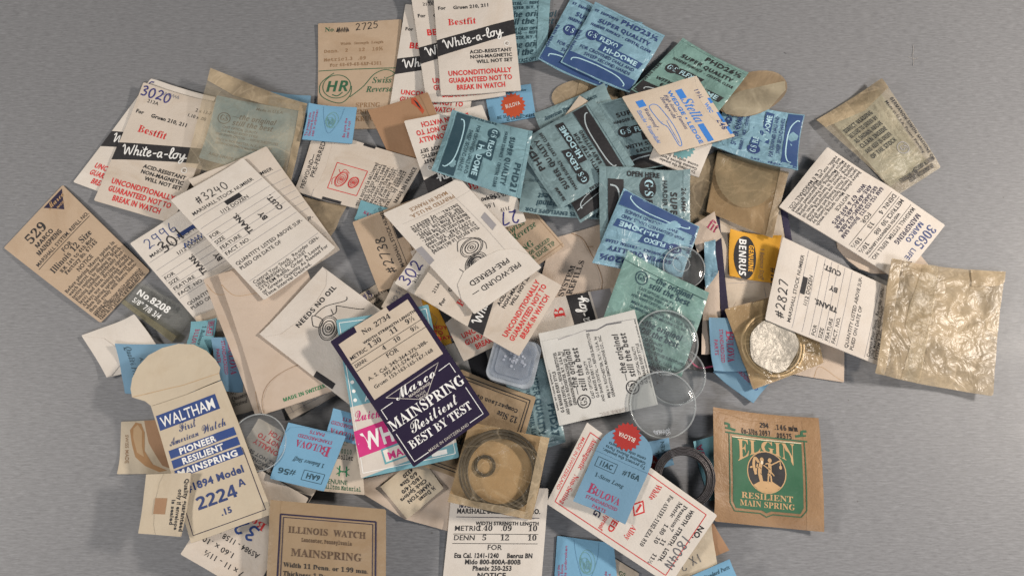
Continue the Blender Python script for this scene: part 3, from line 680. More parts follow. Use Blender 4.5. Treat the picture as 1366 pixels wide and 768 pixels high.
# ================================================================== upper left
c = card('mainspring_envelope', 'banded white envelope almost hidden, poking out behind the one marked 3020', ENV, GB, [(214, 110), (294, 141), (246, 300), (158, 262)], 108, 165, WHITE())
bestfit(c); c.hand('3', 60, 14, 12, 1.5); c.done()
c = card('mainspring_envelope', 'banded white envelope half covered along its edge by the one marked 3020', ENV, GB, [(202, 106), (290, 133), (190, 276), (99, 244)], 108, 165, WHITE())
bestfit(c, '5'); c.done()
c = card('mainspring_envelope', 'banded white envelope with 3020 in purple ink, beside the large bag over a blue packet', ENV, GB, [(193.5, 112.5), (298, 142.5), (231, 299), (126, 268)], 108, 165, WHITE(), puff=.5)
bestfit(c, '3020'); c.scrib(27, -1 + 5, 50, 8, 'grey'); c.done()
c = card('part_envelope', 'blue envelope corner peeking out from behind the large bag', 'small envelope', GU, [(362, 124), (416, 131), (408, 178), (352, 170)], 56, 46, SLATE()); c.t('GENUINE', 12, 12, 4, 'b', 'dteal'); c.done()
c = card('crystal_packet', 'grey blue packet sealed inside the large wrinkled bag', PKT, GO, [(292, 131), (408, 149), (374, 236), (268, 214)], 110, 92, PBLUE(), th=.5, puff=.6)
original(c, 8, 22, .82, 'dteal'); c.t('Made in U.S.A.', 50, 10, 4, 'n', 'dteal'); c.t('AND SHAPE CRYSTAL', 10, 84, 4, 'B', 'dteal'); c.done()
c = card('glassine_bag', 'large wrinkled pale bag with a grey blue packet showing through', 'glassine bag', GW, [(282, 93), (412, 143), (387, 249), (248, 223)], 138, 125, WAXP(), **{**BG, 'curl': 5})
g = c.part('folded_flap', [(0, 0), (138, 0), (138, 12), (90, 20), (40, 24), (0, 16)], WAX(), .5, .1, 3)
g = c.part('side_seam', [(128, 0), (138, 0), (138, 125), (130, 125)], WAX(), .45, .1, 4); c.done()
c = card('glassine_bag', 'dull brown bag poking out between two white envelopes near the middle of the table', 'glassine bag', GW, [(386, 258), (463, 276), (440, 322), (362, 303)], 78, 55, WAXD(), **BG); c.done()

# ================================================================== top middle
c = card('strap_envelope', 'tan envelope with a green ringed monogram and 2725 written at the top', ENV, None, [(425, 33.5), (536, 27), (530, 172), (424, 174)], 110, 148, TAN())
c.t('No.', 9, 13, 6.5, 's', 'leaf'); c.scrib(25, 8, 40, 14); c.hand('2725', 50, 13, 10, 1.0, 'black', rot=-4)
for x, s in ((30, 'Width'), (48, 'Strength'), (71, 'Length')): c.t(s, x, 33, 3.6, 's', 'brown')
for y, a in ((43, ('Denn.', '2', '12', '10\u00bd')), (55, ('Metric', '1.3', '.09', ''))):
    for x, s in zip((8, 36, 54, 72), a): c.t(s, x, y, 4.4, 'm', 'brown')
c.t('For 48-49-48-6AP-4381', 16, 63, 4.4, 'm', 'brown', fit=70); c.line(1, 68, 108, 68, 1.1, 'leaf')
c.ring(26, 91, 19, 16, 1.1, 'leaf'); c.t('HR', 11, 98, 15, 'bi', 'leaf', fit=31)
c.stroke([(20, 102), (27, 104), (34, 99)], 1.4, 'leaf', sm=4); c.stroke([(46, 91), (44, 104), (30, 114), (6, 104), (4, 86), (22, 72)], 1.1, 'leaf', sm=5); c.stroke([(44, 106), (62, 92), (76, 76), (92, 70), (104, 76), (92, 82)], 1.1, 'leaf', sm=5)
c.t('Swiss', 74, 88, 8, 'sb', 'leaf'); c.t('Reverse', 66, 100, 8, 'sb', 'leaf')
for i, r in enumerate(('SPRING', 'ENDLESS OR', 'KRUGED')): c.t(r, 52, 120 + 9 * i, 6, 's', 'brown')
c.done()
c = card('crystal_packet', 'teal packet of repeated italics standing behind the top banded envelopes', PKT, GO, [(618, -32), (737, -38), (728, 83), (636, 89)], 106, 122, PTEAL(), **PK)
for y in (-2, 44, 84):
    c.t('\u2014the original', 42, y + 20, 8, 'bi', 'dteal'); c.t('still the best', 46, y + 30, 8, 'bi', 'dteal'); c.t('Made of CAST OPTICS', 40, y + 38, 4, 'B', 'dteal'); c.t('CRYSTAL \u2014 REFUSE', 46, y + 3, 4, 'B', 'dteal'); c.t('ROCHESTER, N.Y., U.S.A.', 40, y + 9, 4, 'B', 'dteal')
c.part('side_seam', [(91, 0), (106, 0), (106, 122), (91, 122)], PTEAL(), .5, .2, 4); pack_edges(c, 106, 122); c.done()
c = card('part_envelope', 'blue envelope with an orange red seal below the top banded envelope', 'small envelope', GU, [(646, 122), (708, 113), (715, 157), (655, 168)], 62, 46, SKY())
c.t('To protect the jeweler', 8, 9, 3.4, 'n', 'dteal'); seal_star(c, 34, 26, 17, paper('orange_seal', (.45, .075, .03), .2), 'BULOVA', -6); c.t('BE SURE SEAL', 10, 41, 4, 'n', 'dteal'); c.t('IS UNBROKEN', 22, 45, 4, 'n', 'dteal'); c.done()
c = card('mainspring_envelope', 'lowest of the three overlapping banded envelopes at the top', ENV, GB, [(541, 7), (648, 16), (625, 160), (519, 150)], 108, 165, WHITE())
bestfit(c, '', name='caps', struck=True); c.done()
c = card('mainspring_envelope', 'middle one of the three overlapping banded envelopes at the top', ENV, GB, [(548, -8), (652, -18), (675, 130), (570, 141)], 108, 165, WHITE())
bestfit(c, '', name='caps', struck=True); c.done()
c = card('mainspring_envelope', 'uppermost and fully visible one of three overlapping banded envelopes at the top', ENV, GB, [(577, -20), (680, -27), (695, 122), (588.5, 129)], 108, 165, WHITE(), puff=.7)
bestfit(c, '3020'); c.done()
c = card('coin_envelope', 'caramel brown blank envelope with a dark stain by its top edge', 'envelope', GT, [(491, 149), (571, 125), (606, 208), (531, 232)], 84, 88, CARAMEL(), curl=2)
c.poly([(60, 1), (66, 2), (68, 12), (70, 22), (66, 26), (63, 16), (58, 8)], 'rust'); c.poly([(62, 3), (66, 10), (67, 20), (64, 14)], 'black', 1); c.line(72, 0, 76, 88, .5, 'brown'); c.done()
c = card('pak_envelope', 'white envelope with a red boxed drawing of two coiled springs', ENV, None, [(394, 257), (421, 172), (566, 216), (523, 291)], 88, 150, WHITE(), puff=.7)
c.t('PREWOUND\u2014', 6, 12, 6, 'n', 'black', fit=48); c.t('PRE-FERRED', 24, 20, 6, 'n', 'black', fit=50); c.line(0, 26, 88, 24, .4, 'grey')
c.frame(16, 44, 52, 88, 1.0, 'red'); wheel(c, 32, 58, 11, 7.5, 'red', 20); wheel(c, 32, 76, 8, 6.5, 'red', 20)
c.stroke([(44, 50), (40, 54), (46, 58), (42, 66)], .8, 'red', 1, sm=4); c.stroke([(22, 48), (30, 46), (34, 52)], .8, 'red', 1, sm=4)
c.para(jiffy(c), 3, 97, 5.6, 4.4, 'm', 'black', fit=64); c.t('MADE IN FRANCE', 20, 146, 5, 'B', 'black', fit=56)
c.rect(-.3, 42, 3.5, 71, 'black', 1); c.rect(84.5, 68, 88.3, 84, 'black', 1)
c.part('flap', [(0, 0), (88, 0), (88, 22), (70, 29), (44, 31), (18, 29), (0, 22)], WHITE(), .14, .1, 5); c.on(c.parts[-1][1], .14)
c.t('PREWOUND\u2014', 6, 12, 6, 'n', 'black', fit=48); c.t('PRE-FERRED', 24, 20, 6, 'n', 'black', fit=50); c.on(None); c.done()
c = card('part_envelope', 'blue sealed envelope with a faint green emblem, on the tan monogram envelope', 'small envelope', GU, [(415.4, 144.4), (477.4, 146.8), (470, 193), (404, 188)], 63, 44, SKY(), puff=.8)
bulova_back(c, 63, 44); c.done()

# ================================================================== left
c = card('refill_envelope', 'tan envelope lying apart on the bare table, with a dark triangle in one corner', ENV, None, [(6, 331), (84.5, 247.5), (200.5, 361.5), (135, 431)], 108, 158, TAN(), puff=1.0, curl=4, arch=2)
c.poly([(70, 3), (104, 3), (87, 26)], 'navy'); c.t('Marco', 74, 12, 8, 'sc', 'tan', fit=27, lv=1); c.t('MADE', 82, 19, 3, 'r', 'tan', lv=1)
c.t('529', 24, 26, 13, 's'); c.t('MARCO', 26, 36, 6, 'B'); c.t('MAINSPRING', 20, 45, 6.4, 'B', fit=44); c.t('MARSHALL SYSTEM, REFILL NO.', 8, 54, 5, 'n', fit=98); c.line(6, 56.5, 104, 56.5, .7, 'black')
c.t('FOR', 45, 66, 6, 'n'); c.t('Illinois 12 Size', 14, 75, 8, 's', fit=76); c.t('N.M. 1st to 4th Mod.', 22, 82, 4.6, 'm', fit=64); c.t('Factory No. 6734S', 24, 88, 4.6, 'm', fit=62); c.t('NOTICE', 38, 97, 5.4, 'n')
c.para(['Before placing Marco spring in', 'watch barrel, remove factory pro-', 'tective coating by dipping in Watch', 'Rinsing Solution (preferably Post-', 'less) and then drying spring.', 'Always use mainspring winder', 'when placing spring in barrel and', 'then oil evenly with Marco Main-', 'spring oil.'], 4, 104, 5.4, 4.6, 's', fit=98)
c.para(['Marco mainsprings while unbreakable', 'unless Permanise packages are main-', 'facing and unconditionally guaran-', 'teed only if set.  C & E. MARSHALL CO.'], 4, 152 - 3, 2.6, 2.6, 'm', fit=96); c.done()
def plastic_box(px_quad, label, name, W, H, hgt, cat, txt=None, tint=(.80, .82, .82), haze=.16, hz=(.5, .5, .48), round_=3.0):
    c = Card(name, label, cat, None, px_quad, W, H, clear_plastic(name + '_plastic', tint, haze, hz), th=hgt, puff=.1, curl=0, outline=arc(W - round_, round_, round_, round_, -90, 0, 5) + arc(W - round_, H - round_, round_, round_, 0, 90, 5) + arc(round_, H - round_, round_, round_, 90, 180, 5) + arc(round_, round_, round_, round_, 180, 270, 5), soft=0)
    return c
c = plastic_box([(188, 377), (264, 419), (232, 458), (165, 406)], 'flat clear grey plastic box with a number scratched in white', 'plastic_box', 86, 44, 3.0, 'plastic box', None, (.97, .97, .95), .05, (.6, .6, .56))
c.t('No.8208', 7, 19, 9.5, 'B', 'chalk', fit=50); c.t('5/8" 7/8 3/4', 9, 32, 8, 'r', 'chalk', fit=44)
g = c.part('lid_rim', [(0, 37), (86, 35), (86, 44), (0, 44)], clear_plastic('box_rim', (.9, .88, .78), .12, (.6, .55, .4)), .5, .4, 5); c.done()
c = card('stock_envelope', 'ruled stock envelope with 2996 in blue and 301 written over it', ENV, GS_, [(175, 326), (272, 262), (384, 392), (283, 452)], 111, 180, WHITE(), curl=2)
stock(c, '', False, True, True); c.hand('2996', 14, 24, 15, 1.1, 'blue', rot=-4); c.hand('301', 25, 41, 17, 1.9, 'black', rot=-6); c.done()
c = card('stock_envelope', 'ruled stock envelope tucked behind the one numbered 3240', ENV, GS_, [(253, 242), (357, 198), (454.5, 334.5), (366, 386)], 111, 180, WHITE(), curl=2)
stock(c, '', False, False); c.done()
c = card('coin_envelope', 'small white blank envelope on bare table with a red stamp at its torn end', 'envelope', GT, [(109.5, 447.5), (182.5, 421), (224, 482), (146, 504.5)], 78, 66, WHITE(), puff=.9)
for i, r in enumerate(('It\u2019s A', 'It\u2019s Q', 'BEST')): c.t(r, 62 - 6 * i, 38 + 5 * i, 4.6, 'm', 'red', rot=100)
c.part('flap', [(0, 2), (24, 14), (32, 32), (26, 52), (6, 65), (0, 66)], WHITE(), .3, .12, 4); c.done()
c = card('part_envelope', 'light blue envelope with green vertical script, behind the open cream flap', 'small envelope', GU, [(156, 459.5), (248, 459.5), (262, 527), (168, 525)], 92, 66, SLATE())
c.t('Qualit\u00e9 Premium', 12, 4, 7.5, 'sb', 'dteal', rot=84, fit=58); c.t('A.S.', 28, 18, 5, 'n', 'dteal', rot=86); c.t('x 10', 74, 8, 5, 'sb', 'brown'); c.done()
c = card('stock_envelope', 'ruled stock envelope showing only its bottom corner beside the plain tan envelopes', ENV, GS_, [(262, 424), (322, 396), (347, 545), (305, 557)], 60, 150, CREAM())
for i, r in enumerate(('Refills.', 'Quantity', 'Desired.')): c.t(r, 16, 122 + 8 * i, 5.4, 'sb'); 
c.done()
c = card('part_envelope', 'narrow teal envelope with red capitals, behind the plain tan envelopes', 'small envelope', GU, [(258, 431), (291, 425), (282, 478), (248, 470)], 34, 50, AQUA())
c.frame(23, 3, 31, 22, .6, 'maroon'); c.t('ELAS', 25, 4, 5, 'b', 'maroon', rot=92); c.t('1 Balance', 16, 8, 5, 'sb', 'dteal', rot=95, fit=28); c.t('BULOVA', 7, 12, 6, 's', 'maroon', rot=95, fit=28); c.done()
c = card('part_envelope', 'blue envelope with its maroon print reading downwards beside the plain tan envelopes', 'small envelope', GU, [(322, 450), (326, 524), (294, 522), (283, 451)], 74, 36, SLATE())
c.t('B', 8, 16, 11, 's', 'maroon'); c.t('ULOVA', 17, 16, 8.5, 's', 'maroon', fit=34); c.t('STANDARDIZED', 5, 24, 4.6, 'r', 'maroon', fit=46); c.t('PARTS', 16, 32, 4.6, 'r', 'maroon'); c.done()
c = card('stock_envelope', 'ruled white envelope almost hidden under the plain tan envelope with green print', ENV, GS_, [(345, 486), (432, 440), (478, 511), (389, 560)], 100, 84, WHITE())
for x in (8, 24, 40, 56, 72, 88): c.line(x, 40, x, 78, .5, 'grey')
c.line(0, 76, 100, 76, .5, 'grey'); c.done()
c = card('coin_envelope', 'plain tan envelope under another one, showing a narrow strip along its long side', 'envelope', GT, [(272.5, 374), (372, 336), (446, 516), (342, 554)], 110, 192, PALE(), puff=.6)
c.stroke([(2, 8), (10, 26), (34, 32)], .5, 'tan', sm=5); c.stroke([(6, 190), (14, 160), (40, 150)], .5, 'tan', sm=5); c.done()
c = card('coin_envelope', 'plain tan envelope with small green print along its bottom', 'envelope', GT, [(294, 369), (398, 330), (470, 512), (353.5, 554)], 112, 192, PALE(), puff=.9)
c.part('flap', [(3, 191), (5, 176), (14, 162), (30, 152), (56, 148), (84, 150), (104, 160), (111, 178), (112, 191)], PALE(), .14, .1, 6); c.stroke([(2, 192), (4, 176), (13, 161), (30, 151), (56, 147), (84, 149)], .5, 'brown', 4, sm=4)
c.on(c.parts[-1][1], .14); c.t('MADE IN SWITZERLAND', 27, 185, 4.6, 'B', 'green', fit=70); c.on(None)
c.stroke([(0, 14), (12, 34), (40, 40)], .5, 'tan', sm=5); c.done()
c = card('stock_envelope', 'ruled stock envelope with 3240 written across its top', ENV, GS_, [(229.3, 268.8), (325, 212), (448.5, 332), (353.5, 401.5)], 111, 180, WHITE(), puff=.8, curl=2.5)
stock(c, '#3240'); c.done()

# ================================================================== middle, under the big white envelope
c = card('coin_envelope', 'large plain tan envelope with a rounded flap, beside the stacked teal packets', 'envelope', GT, [(735, 320), (835, 290), (850, 398), (706, 433)], 128, 112, PALE(), puff=.5)
c.part('flap', [(0, 0), (30, 0), (52, 12), (66, 34), (80, 62), (84, 82), (76, 96), (40, 106), (0, 112)], PALE(), .14, .1, 5); c.stroke([(34, 0), (54, 12), (68, 34), (82, 62), (86, 82), (78, 97), (40, 107)], .7, 'brown', 4, sm=4)
c.line(64, 26, 72, 28, .7, 'brown', 5); c.on(c.parts[-1][1], .14); c.t('SYSTEM', 36, 86, 8, 's', 'black', rot=-72, fit=40, lv=2); c.t('REFILLS', 47, 86, 8, 's', 'black', rot=-72, fit=44, lv=2); c.on(None); c.done()
c = card('mainspring_envelope', 'banded white envelope lying sideways under the plain tan envelope and white packet', ENV, GB, [(700, 492), (676, 408), (842, 380), (868, 470)], 92, 165, WHITE())
c.t('B', 62, 70, 14, 's', 'red', fit=16); c.rect(0, 78, 92, 107, 'black'); c.script('White-a-loy', 6, 99, 82, 1.8, 'chalk', 0, 1, 1.2); c.rect(0, 110, 92, 136, 'grey', 0); c.done()
c = card('mainspring_envelope', 'banded white envelope hidden beneath the clear square box', ENV, GB, [(612, 540), (590, 462), (690, 432), (712, 508)], 80, 105, WHITE())
c.rect(0, 28, 80, 54, 'black'); c.done()
c = card('strap_envelope', 'tan envelope with green script, under the end of the large white spring envelope', ENV, None, [(570, 282), (660, 220), (753, 329.5), (664, 391)], 110, 146, TAN())
c.ring(26, 88, 19, 16, 1.1, 'leaf'); c.t('Swiss', 60, 92, 9, 'sb', 'leaf'); c.t('Reverse', 62, 103, 9, 'sb', 'leaf', fit=38); c.line(0, 142, 110, 142, .6, 'brown'); c.line(107, 60, 107, 146, .5, 'brown')
c.stroke([(34, 110), (60, 106), (84, 74), (102, 70)], 1, 'leaf', sm=5); c.t('SPRING', 36, 122, 8.5, 's', 'leaf', fit=44); c.t('ENDLESS OR KRUGED', 40, 130, 5, 's', 'leaf', fit=60); c.t('SIDE OR EDGE TIP', 44, 138, 6, 'n', 'leaf', fit=58); c.done()
c = card('part_envelope', 'teal envelope with a dark lower edge beneath the envelope numbered 2738', 'small envelope', GU, [(482, 268), (528, 282), (534, 318), (473, 295)], 56, 36, AQUA())
c.t('BULOVA', 8, 20, 5, 's', 'maroon', rot=12); c.t('#A', 40, 28, 6, 'B', 'dteal'); c.rect(0, 33, 56, 36, 'dteal'); c.done()
c = card('stock_envelope', 'pale slip of printed ruled envelope under the open white needle envelope', ENV, GS_, [(474, 398), (507, 376), (556, 440), (520, 468)], 44, 84, CREAM())
c.t('As Needed For', 3, 16, 5.4, 'n', fit=42); c.t('Desired.', 3, 24, 5.4, 'n'); c.hand('#8', 10, 12, 10, 1); c.done()
c = card('stock_envelope', 'tan ruled envelope with 2738 written along its short end', ENV, GS_, [(506, 390), (470.5, 297), (622, 240), (664, 338)], 98, 168, TAN())
c.hand('#2738', 18, 32, 13, 1.3, 'black'); c.t('MARSHALL STOCK NUMBER', 20, 44, 5, 'n', fit=84); c.line(2, 48, 96, 48, .6, 'black'); c.line(2, 62, 96, 62, .6, 'black'); c.line(2, 74, 96, 74, .6, 'black'); c.rect(56, 49, 74, 57, 'black', 1); c.done()
c = card('printed_slip', 'small white slip with faint grey stamping above the navy card', 'paper slip', None, [(509, 410), (527, 376), (590, 412), (572, 446)], 40, 72, WHITE())
for i, r in enumerate(('NO 51', '32 50', 'AS 9')): c.t(r, 10, 14 + 9 * i, 6, 'n', 'grey')
c.done()
c = card('yellow_envelope', 'yellow envelope with red lettering glimpsed under the banded white envelopes', 'envelope', None, [(562, 398), (589, 412), (603, 458), (578, 464)], 34, 84, YELLOW())
c.para(['NOT', 'TO', 'WATCH'], 8, 52, 11, 8, 'b', 'red'); c.stroke([(8, 20), (20, 30), (14, 44)], 1, 'brown', sm=4); c.done()
c = card('mainspring_envelope', 'banded white envelope between the navy card and the clear square box', ENV, GB, [(548, 338), (640, 290), (716, 434), (619, 482.5)], 108, 165, WHITE())
bestfit(c); c.done()
c = card('mainspring_envelope', 'banded white envelope with 302 in purple ink, touching the navy card', ENV, GB, [(527, 379.5), (584, 296), (718, 370), (664, 456)], 108, 165, WHITE())
bestfit(c); c.hand('302', 6, 19, 17, 1.9, 'pen'); c.done()

# ================================================================== clear box and packets below the middle
c = card('crystal_packet', 'teal packet beside the white packet, its lettering reading downwards', PKT, GP, [(737, 474), (754, 590), (690, 606), (672, 490)], 116, 66, PGREY(), **PK)
c.t('28.8 MM', 18, 10, 5, 'B', 'dteal'); c.t('PHD27', 62, 16, 9.5, 'b', 'dteal', fit=44); c.t('SUPER QUALITY', 14, 32, 8, 'B', 'dteal', fit=86); c.t('HARDER SURFACE \u2022 CRYSTAL CLEAR', 6, 42, 5, 'B', 'dteal', fit=100); c.part('crimped_edge', [(110, 0), (116, 0), (116, 66), (110, 66)], PGREY(), .3, .15, 4); c.done()
c = card('coin_envelope', 'blank pale envelope beneath the upside down cream spring envelope', 'envelope', GT, [(462, 644), (604, 612), (628, 716), (540, 692)], 140, 80, PALE()); c.done()
c = card('part_envelope', 'folded cream envelope with upside down black lines, under the wrinkled bordered packet', 'small envelope', None, [(592, 651), (543.5, 692), (508, 649), (560, 606)], 66, 56, IVORY(), puff=1.2, th=.9)
for i, (r, f) in enumerate((('\u00bd Dozen', 28), ('HAMILTON', 40), ('Click Springs', 44), ('18/0-14/0', 34), ('6/0 Size', 28), ('4320', 16))): c.t(r, 9 + 2 * i, 11 + 7.6 * i, 5.4, 'b', fit=f)
c.part('folded_edge', [(0, 0), (4, 0), (4, 56), (0, 56)], IVORY(), .25, .2, 4); c.done()
c = card('foil_packet', 'wrinkled manila packet with a double black border, under the bag holding a ring', 'mainspring packet', None, [(676, 662), (553, 618), (615, 493), (715, 529.5)], 124, 136, GOLDK(), **{**BG, 'thin': False, 'th': .3, 'wr': .5})
c.frame(7, 7, 117, 129, 1.3, 'black'); c.frame(11, 11, 113, 125, .9, 'black'); c.t('Comparison of', 20, 112, 5, 'm', 'black'); c.t('12 Size', 16, 102, 8, 's', 'black', fit=32); c.t('MAINSPRING', 26, 52, 9, 's', 'black'); c.done()
BOXT = clear_plastic('square_box_edge_glint', (.72, .75, .78), .25, (.7, .74, .78))
c = plastic_box([(662, 448), (724, 461), (709, 523), (646, 505)], 'small square clear plastic box of stones, under the tip of a white envelope', 'stone_box', 64, 62, 4.6, 'plastic box', None, (.80, .83, .86), .42, (.62, .67, .73), 12)  # body paler than the lid: bright edge highlights put into its colour
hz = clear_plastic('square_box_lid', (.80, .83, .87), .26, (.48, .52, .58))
def rr(x0, y0, x1, y1, r): return arc(x1 - r, y0 + r, r, r, -90, 0, 5) + arc(x1 - r, y1 - r, r, r, 0, 90, 5) + arc(x0 + r, y1 - r, r, r, 90, 180, 5) + arc(x0 + r, y0 + r, r, r, 180, 270, 5)
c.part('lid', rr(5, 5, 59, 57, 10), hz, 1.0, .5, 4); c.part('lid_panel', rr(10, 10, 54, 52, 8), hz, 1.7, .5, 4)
sm_ = clear_plastic('clear_stone', (.95, .96, 1), .3, (.66, .70, .76))
for i in range(34):
    a = rnd.uniform(0, 6.28); r = rnd.uniform(2, 18); x, y = 32 + r * math.cos(a), 28 + r * .85 * math.sin(a); q = rnd.uniform(1, 2.3)
    c.part('clear_stone', [(x + q * math.cos(t + a), y + q * math.sin(t + a)) for t in (0, 1.1, 2.4, 3.6, 5)], sm_, 2.1, .4, 9)
c.on(c.parts[1][1], 1.8); c.on(None); c.done()
c = card('mainspring_envelope', 'banded white envelope whose red slogan is uncovered just below the curved flap', ENV, GB, [(553, 394), (609, 300), (749, 383), (692.5, 476.5)], 108, 165, WHITE(), puff=.6)
bestfit(c); c.done()
c = card('mainspring_envelope', 'upside down banded white envelope beneath the teal packet, with 27 in purple', ENV, GB, [(702, 296), (594, 324), (539.5, 164), (643, 141)], 108, 165, WHITE())
bestfit(c, '', '711F', '', ''); c.hand('27', 8, 18, 16, 1.9, 'pen'); c.t('AS984 - 1158', 14, 44, 6.5, 'r'); c.t('1.60 x .10', 30, 33, 6, 'r'); c.done()
c = card('pak_envelope', 'large white envelope with black spring drawings and a curved flap', ENV, None, [(722, 358), (633, 420.5), (511.5, 286), (613, 239)], 110, 170, WHITE(), puff=1.0, curl=2, soft=24)
c.para(jiffy(c), 26, 96, 5.9, 5, 'm', 'black', fit=70)
c.stroke([(22, 0), (20, 90), (24, 170)], .5, 'lgrey', sm=3)
wheel(c, 52, 74, 17, 11, 'black', -14); wheel(c, 62, 53, 18, 11, 'black', -20); wheel(c, 61, 54, 14, 8, 'black', -20); c.stroke([(38, 62), (34, 72), (44, 86), (60, 90), (70, 78)], .8, 'black', 1, sm=4)
c.stroke([(92, 44), (86, 36), (84, 30), (92, 25), (101, 20)], 1, 'black', 1, sm=5); c.stroke([(66, 40), (48, 46), (40, 38), (54, 32), (66, 40)], 1, 'black', 1, sm=5); c.stroke([(84, 58), (80, 46), (72, 38)], 1, 'black', 1, sm=4); c.stroke([(82, 44), (78, 34)], .8, 'black', 1)
c.poly([(6, 84), (15, 80), (15, 104), (6, 108)], 'grey', 1); c.poly([(101, 84), (110, 82), (110, 108), (101, 108)], 'grey', 1)
c.t('PRINTED IN U.S.A.', 22, 152, 5.6, 'n', 'brown', fit=64); c.t('MADE IN FRANCE', 26, 161, 5.6, 'n', 'brown', fit=54)
c.stroke([(0, 146), (50, 143), (110, 146)], .5, 'lgrey', sm=3)
c.part('flap', [(0, 0), (110, 0), (109, 24), (100, 42), (82, 52), (55, 55), (28, 52), (10, 42), (1, 24)], WHITE(), .45, .15, 4); c.on(c.parts[-1][1], .45)
c.t('PRE-WOUND \u2014', 18, 24, 7, 'n', 'black', fit=76); c.t('PRE-FERRED', 26, 37, 7, 'n', 'black', fit=62); c.on(None); c.done()

# ================================================================== teal packets, upper right of the middle
c = card('glassine_disc', 'brown glassine oval lying just below the dark blue edged packets', 'glassine piece', None, [(733, 106), (834, 104), (836, 152), (736, 154)], 100, 48, WAXD(), **{**BG, 'outline': arc(50, 26, 49, 24, 0, 360, 30)[:-1]})
c.part('crease_fold', [(40, 2), (54, 3), (46, 24), (36, 40), (30, 38)], WAX(), .5, .1, 4); c.done()
c = card('crystal_packet', 'blue packet with a dark blue base partly under its twin by the top edge', PKT, GP, [(764, -4), (856, 36), (808, 122), (717, 83)], 100, 100, PBLUE(), **PK)
hidome(c, 'PHD23\u00bd', 'ST. EMPORTE', 'deep', False, 'pale', box='marine'); pack_edges(c, 100, 100); c.done()
c = card('crystal_packet', 'blue packet with a dark blue base uppermost of the two at the top edge', PKT, GP, [(794, 4), (886.5, 49), (839, 127), (747.5, 84)], 100, 100, PBLUE(), **PK)
hidome(c, 'PHD23\u00bd', 'ST. EMPORTE', 'deep', False, 'pale', box='marine'); pack_edges(c, 100, 100); c.done()
c = card('glassine_bag', 'brown crumpled bag squeezed between the open here packet and the disc bag', 'glassine bag', GW, [(912, 222), (962, 200), (968, 296), (922, 318)], 52, 96, WAX(), **BG); c.done()
c = card('bordered_envelope', 'white envelope with two navy side stripes under the yellow card', ENV, None, [(950, 288), (1047, 282), (1076, 428), (962, 433)], 104, 144, CREAM(), puff=.6)
c.rect(0, 0, 9.5, 144, 'navy', 0); c.rect(95, 0, 104, 144, 'navy', 0); c.line(58, 100, 58, 142, .5, 'grey'); c.line(10, 92, 95, 92, .4, 'grey')
c.part('flap', [(12, 144), (12, 128), (20, 117), (34, 113), (94, 113), (94, 144)], CREAM(), .2, .15, 5); c.done()
c = card('yellow_label', 'yellow card with a black oval resting on the navy striped envelope', 'parts card', None, [(1040, 317), (1036, 380), (972, 369), (972, 308.5)], 62, 66, YELLOW())
g = c.part('oval_emblem', [(34 + 29 * math.cos(t), 45 + 15 * math.sin(t)) for t in np.linspace(0, 2 * math.pi, 40)[:-1]], ink('black'), .1, .06, 5); c.on(g, .1)
c.t('GENUINE', 34, 40, 6.4, 'B', 'gold', al='C', fit=36); c.t('BENRUS', 34, 53, 9.5, 'B', 'chalk', al='C', fit=50); c.on(None); c.t('1 Balance Staff', 18, 25, 5.5, 'bi', 'brown', fit=42); c.t('#129', 42, 10, 8, 'B', 'black'); c.done()
back = card('glassine_bag', '', '', None, [(956.5, 204), (1051, 232), (1030, 318), (942, 283)], 98, 90, GOLDK(), **{**BG, 'thin': False, 'wr': .3, 'puff': .2, 'curl': .5})
c = card('round_tissue', 'greyish round tissue showing inside the brown bag next to the yellow card', 'glassine piece', None, [(952, 200), (1046, 214), (1036, 286), (946, 272)], 92, 74, paper('grey_tissue', (.235, .215, .16), .3), **{**BG, 'wr': .2, 'outline': arc(46, 26, 42, 46, 0, 180, 20) + [(4, 4), (88, 4)]}); c.done()
c = card('glassine_bag', 'brown glassine bag holding a round tissue, over the navy striped envelope', 'glassine bag', GW, [(956.5, 204), (1051, 232), (1030, 318), (942, 283)], 98, 90, glassine('brown_glassine', (.36, .26, .15), .30, .32, .5), **{**BG, 'wr': .8})
c.parts.append(('back_sheet', back.g, None)); c.part('side_seam', [(86, 0), (98, 0), (98, 90), (88, 90)], WAXD(), .5, .1, 4); c.done()
c = card('crystal_packet', 'blue packet with its dark blue panel at one end, below the pale tissue oval', PKT, GP, [(947, 199), (968, 138), (1070.5, 158), (1061, 232)], 72, 108, PBLUE(), **PK)
hidome_k = dict(no='PHD22\u00bd', mm='', k='deep', step=False, curve='pale', box='marine')
c2W, c2H = c.W, c.H; c.W, c.H = 100.0, 100.0; hidome(c, **hidome_k); c.W, c.H = c2W, c2H; c.part('crimped_edge', [(0, 0), (6, 0), (6, 108), (0, 108)], PBLUE(), .3, .15, 4); c.done()
c = card('glassine_disc', 'loose oval of translucent tan glassine on the bare table', 'glassine piece', None, [(949, 108), (1044, 84), (1056, 140), (962, 170)], 90, 56, glassine('tan_glassine', (.27, .20, .125), .78, .35, .25), **{**BG, 'wr': .35, 'outline': arc(45, 28, 45, 27, 0, 360, 30)[:-1]}); 
c.part('crease_fold', [(2, 30), (30, 22), (88, 24), (86, 36), (60, 54), (30, 54), (8, 44)], glassine('grey_glassine', (.33, .29, .21), .7, .45, .3), .3, .08, 4); c.done()
c = card('crystal_packet', 'dark printed green packet between the top blue packet and the cream envelope', PKT, GP, [(910, 54), (997, 100.5), (944, 168), (841, 121)], 100, 84, PGREEN(), **PK)
c2W, c2H = c.W, c.H; c.W, c.H = 100.0, 100.0; hidome(c, 'PHD26\u00bd', '', 'black', True, 'faint'); c.W, c.H = c2W, c2H
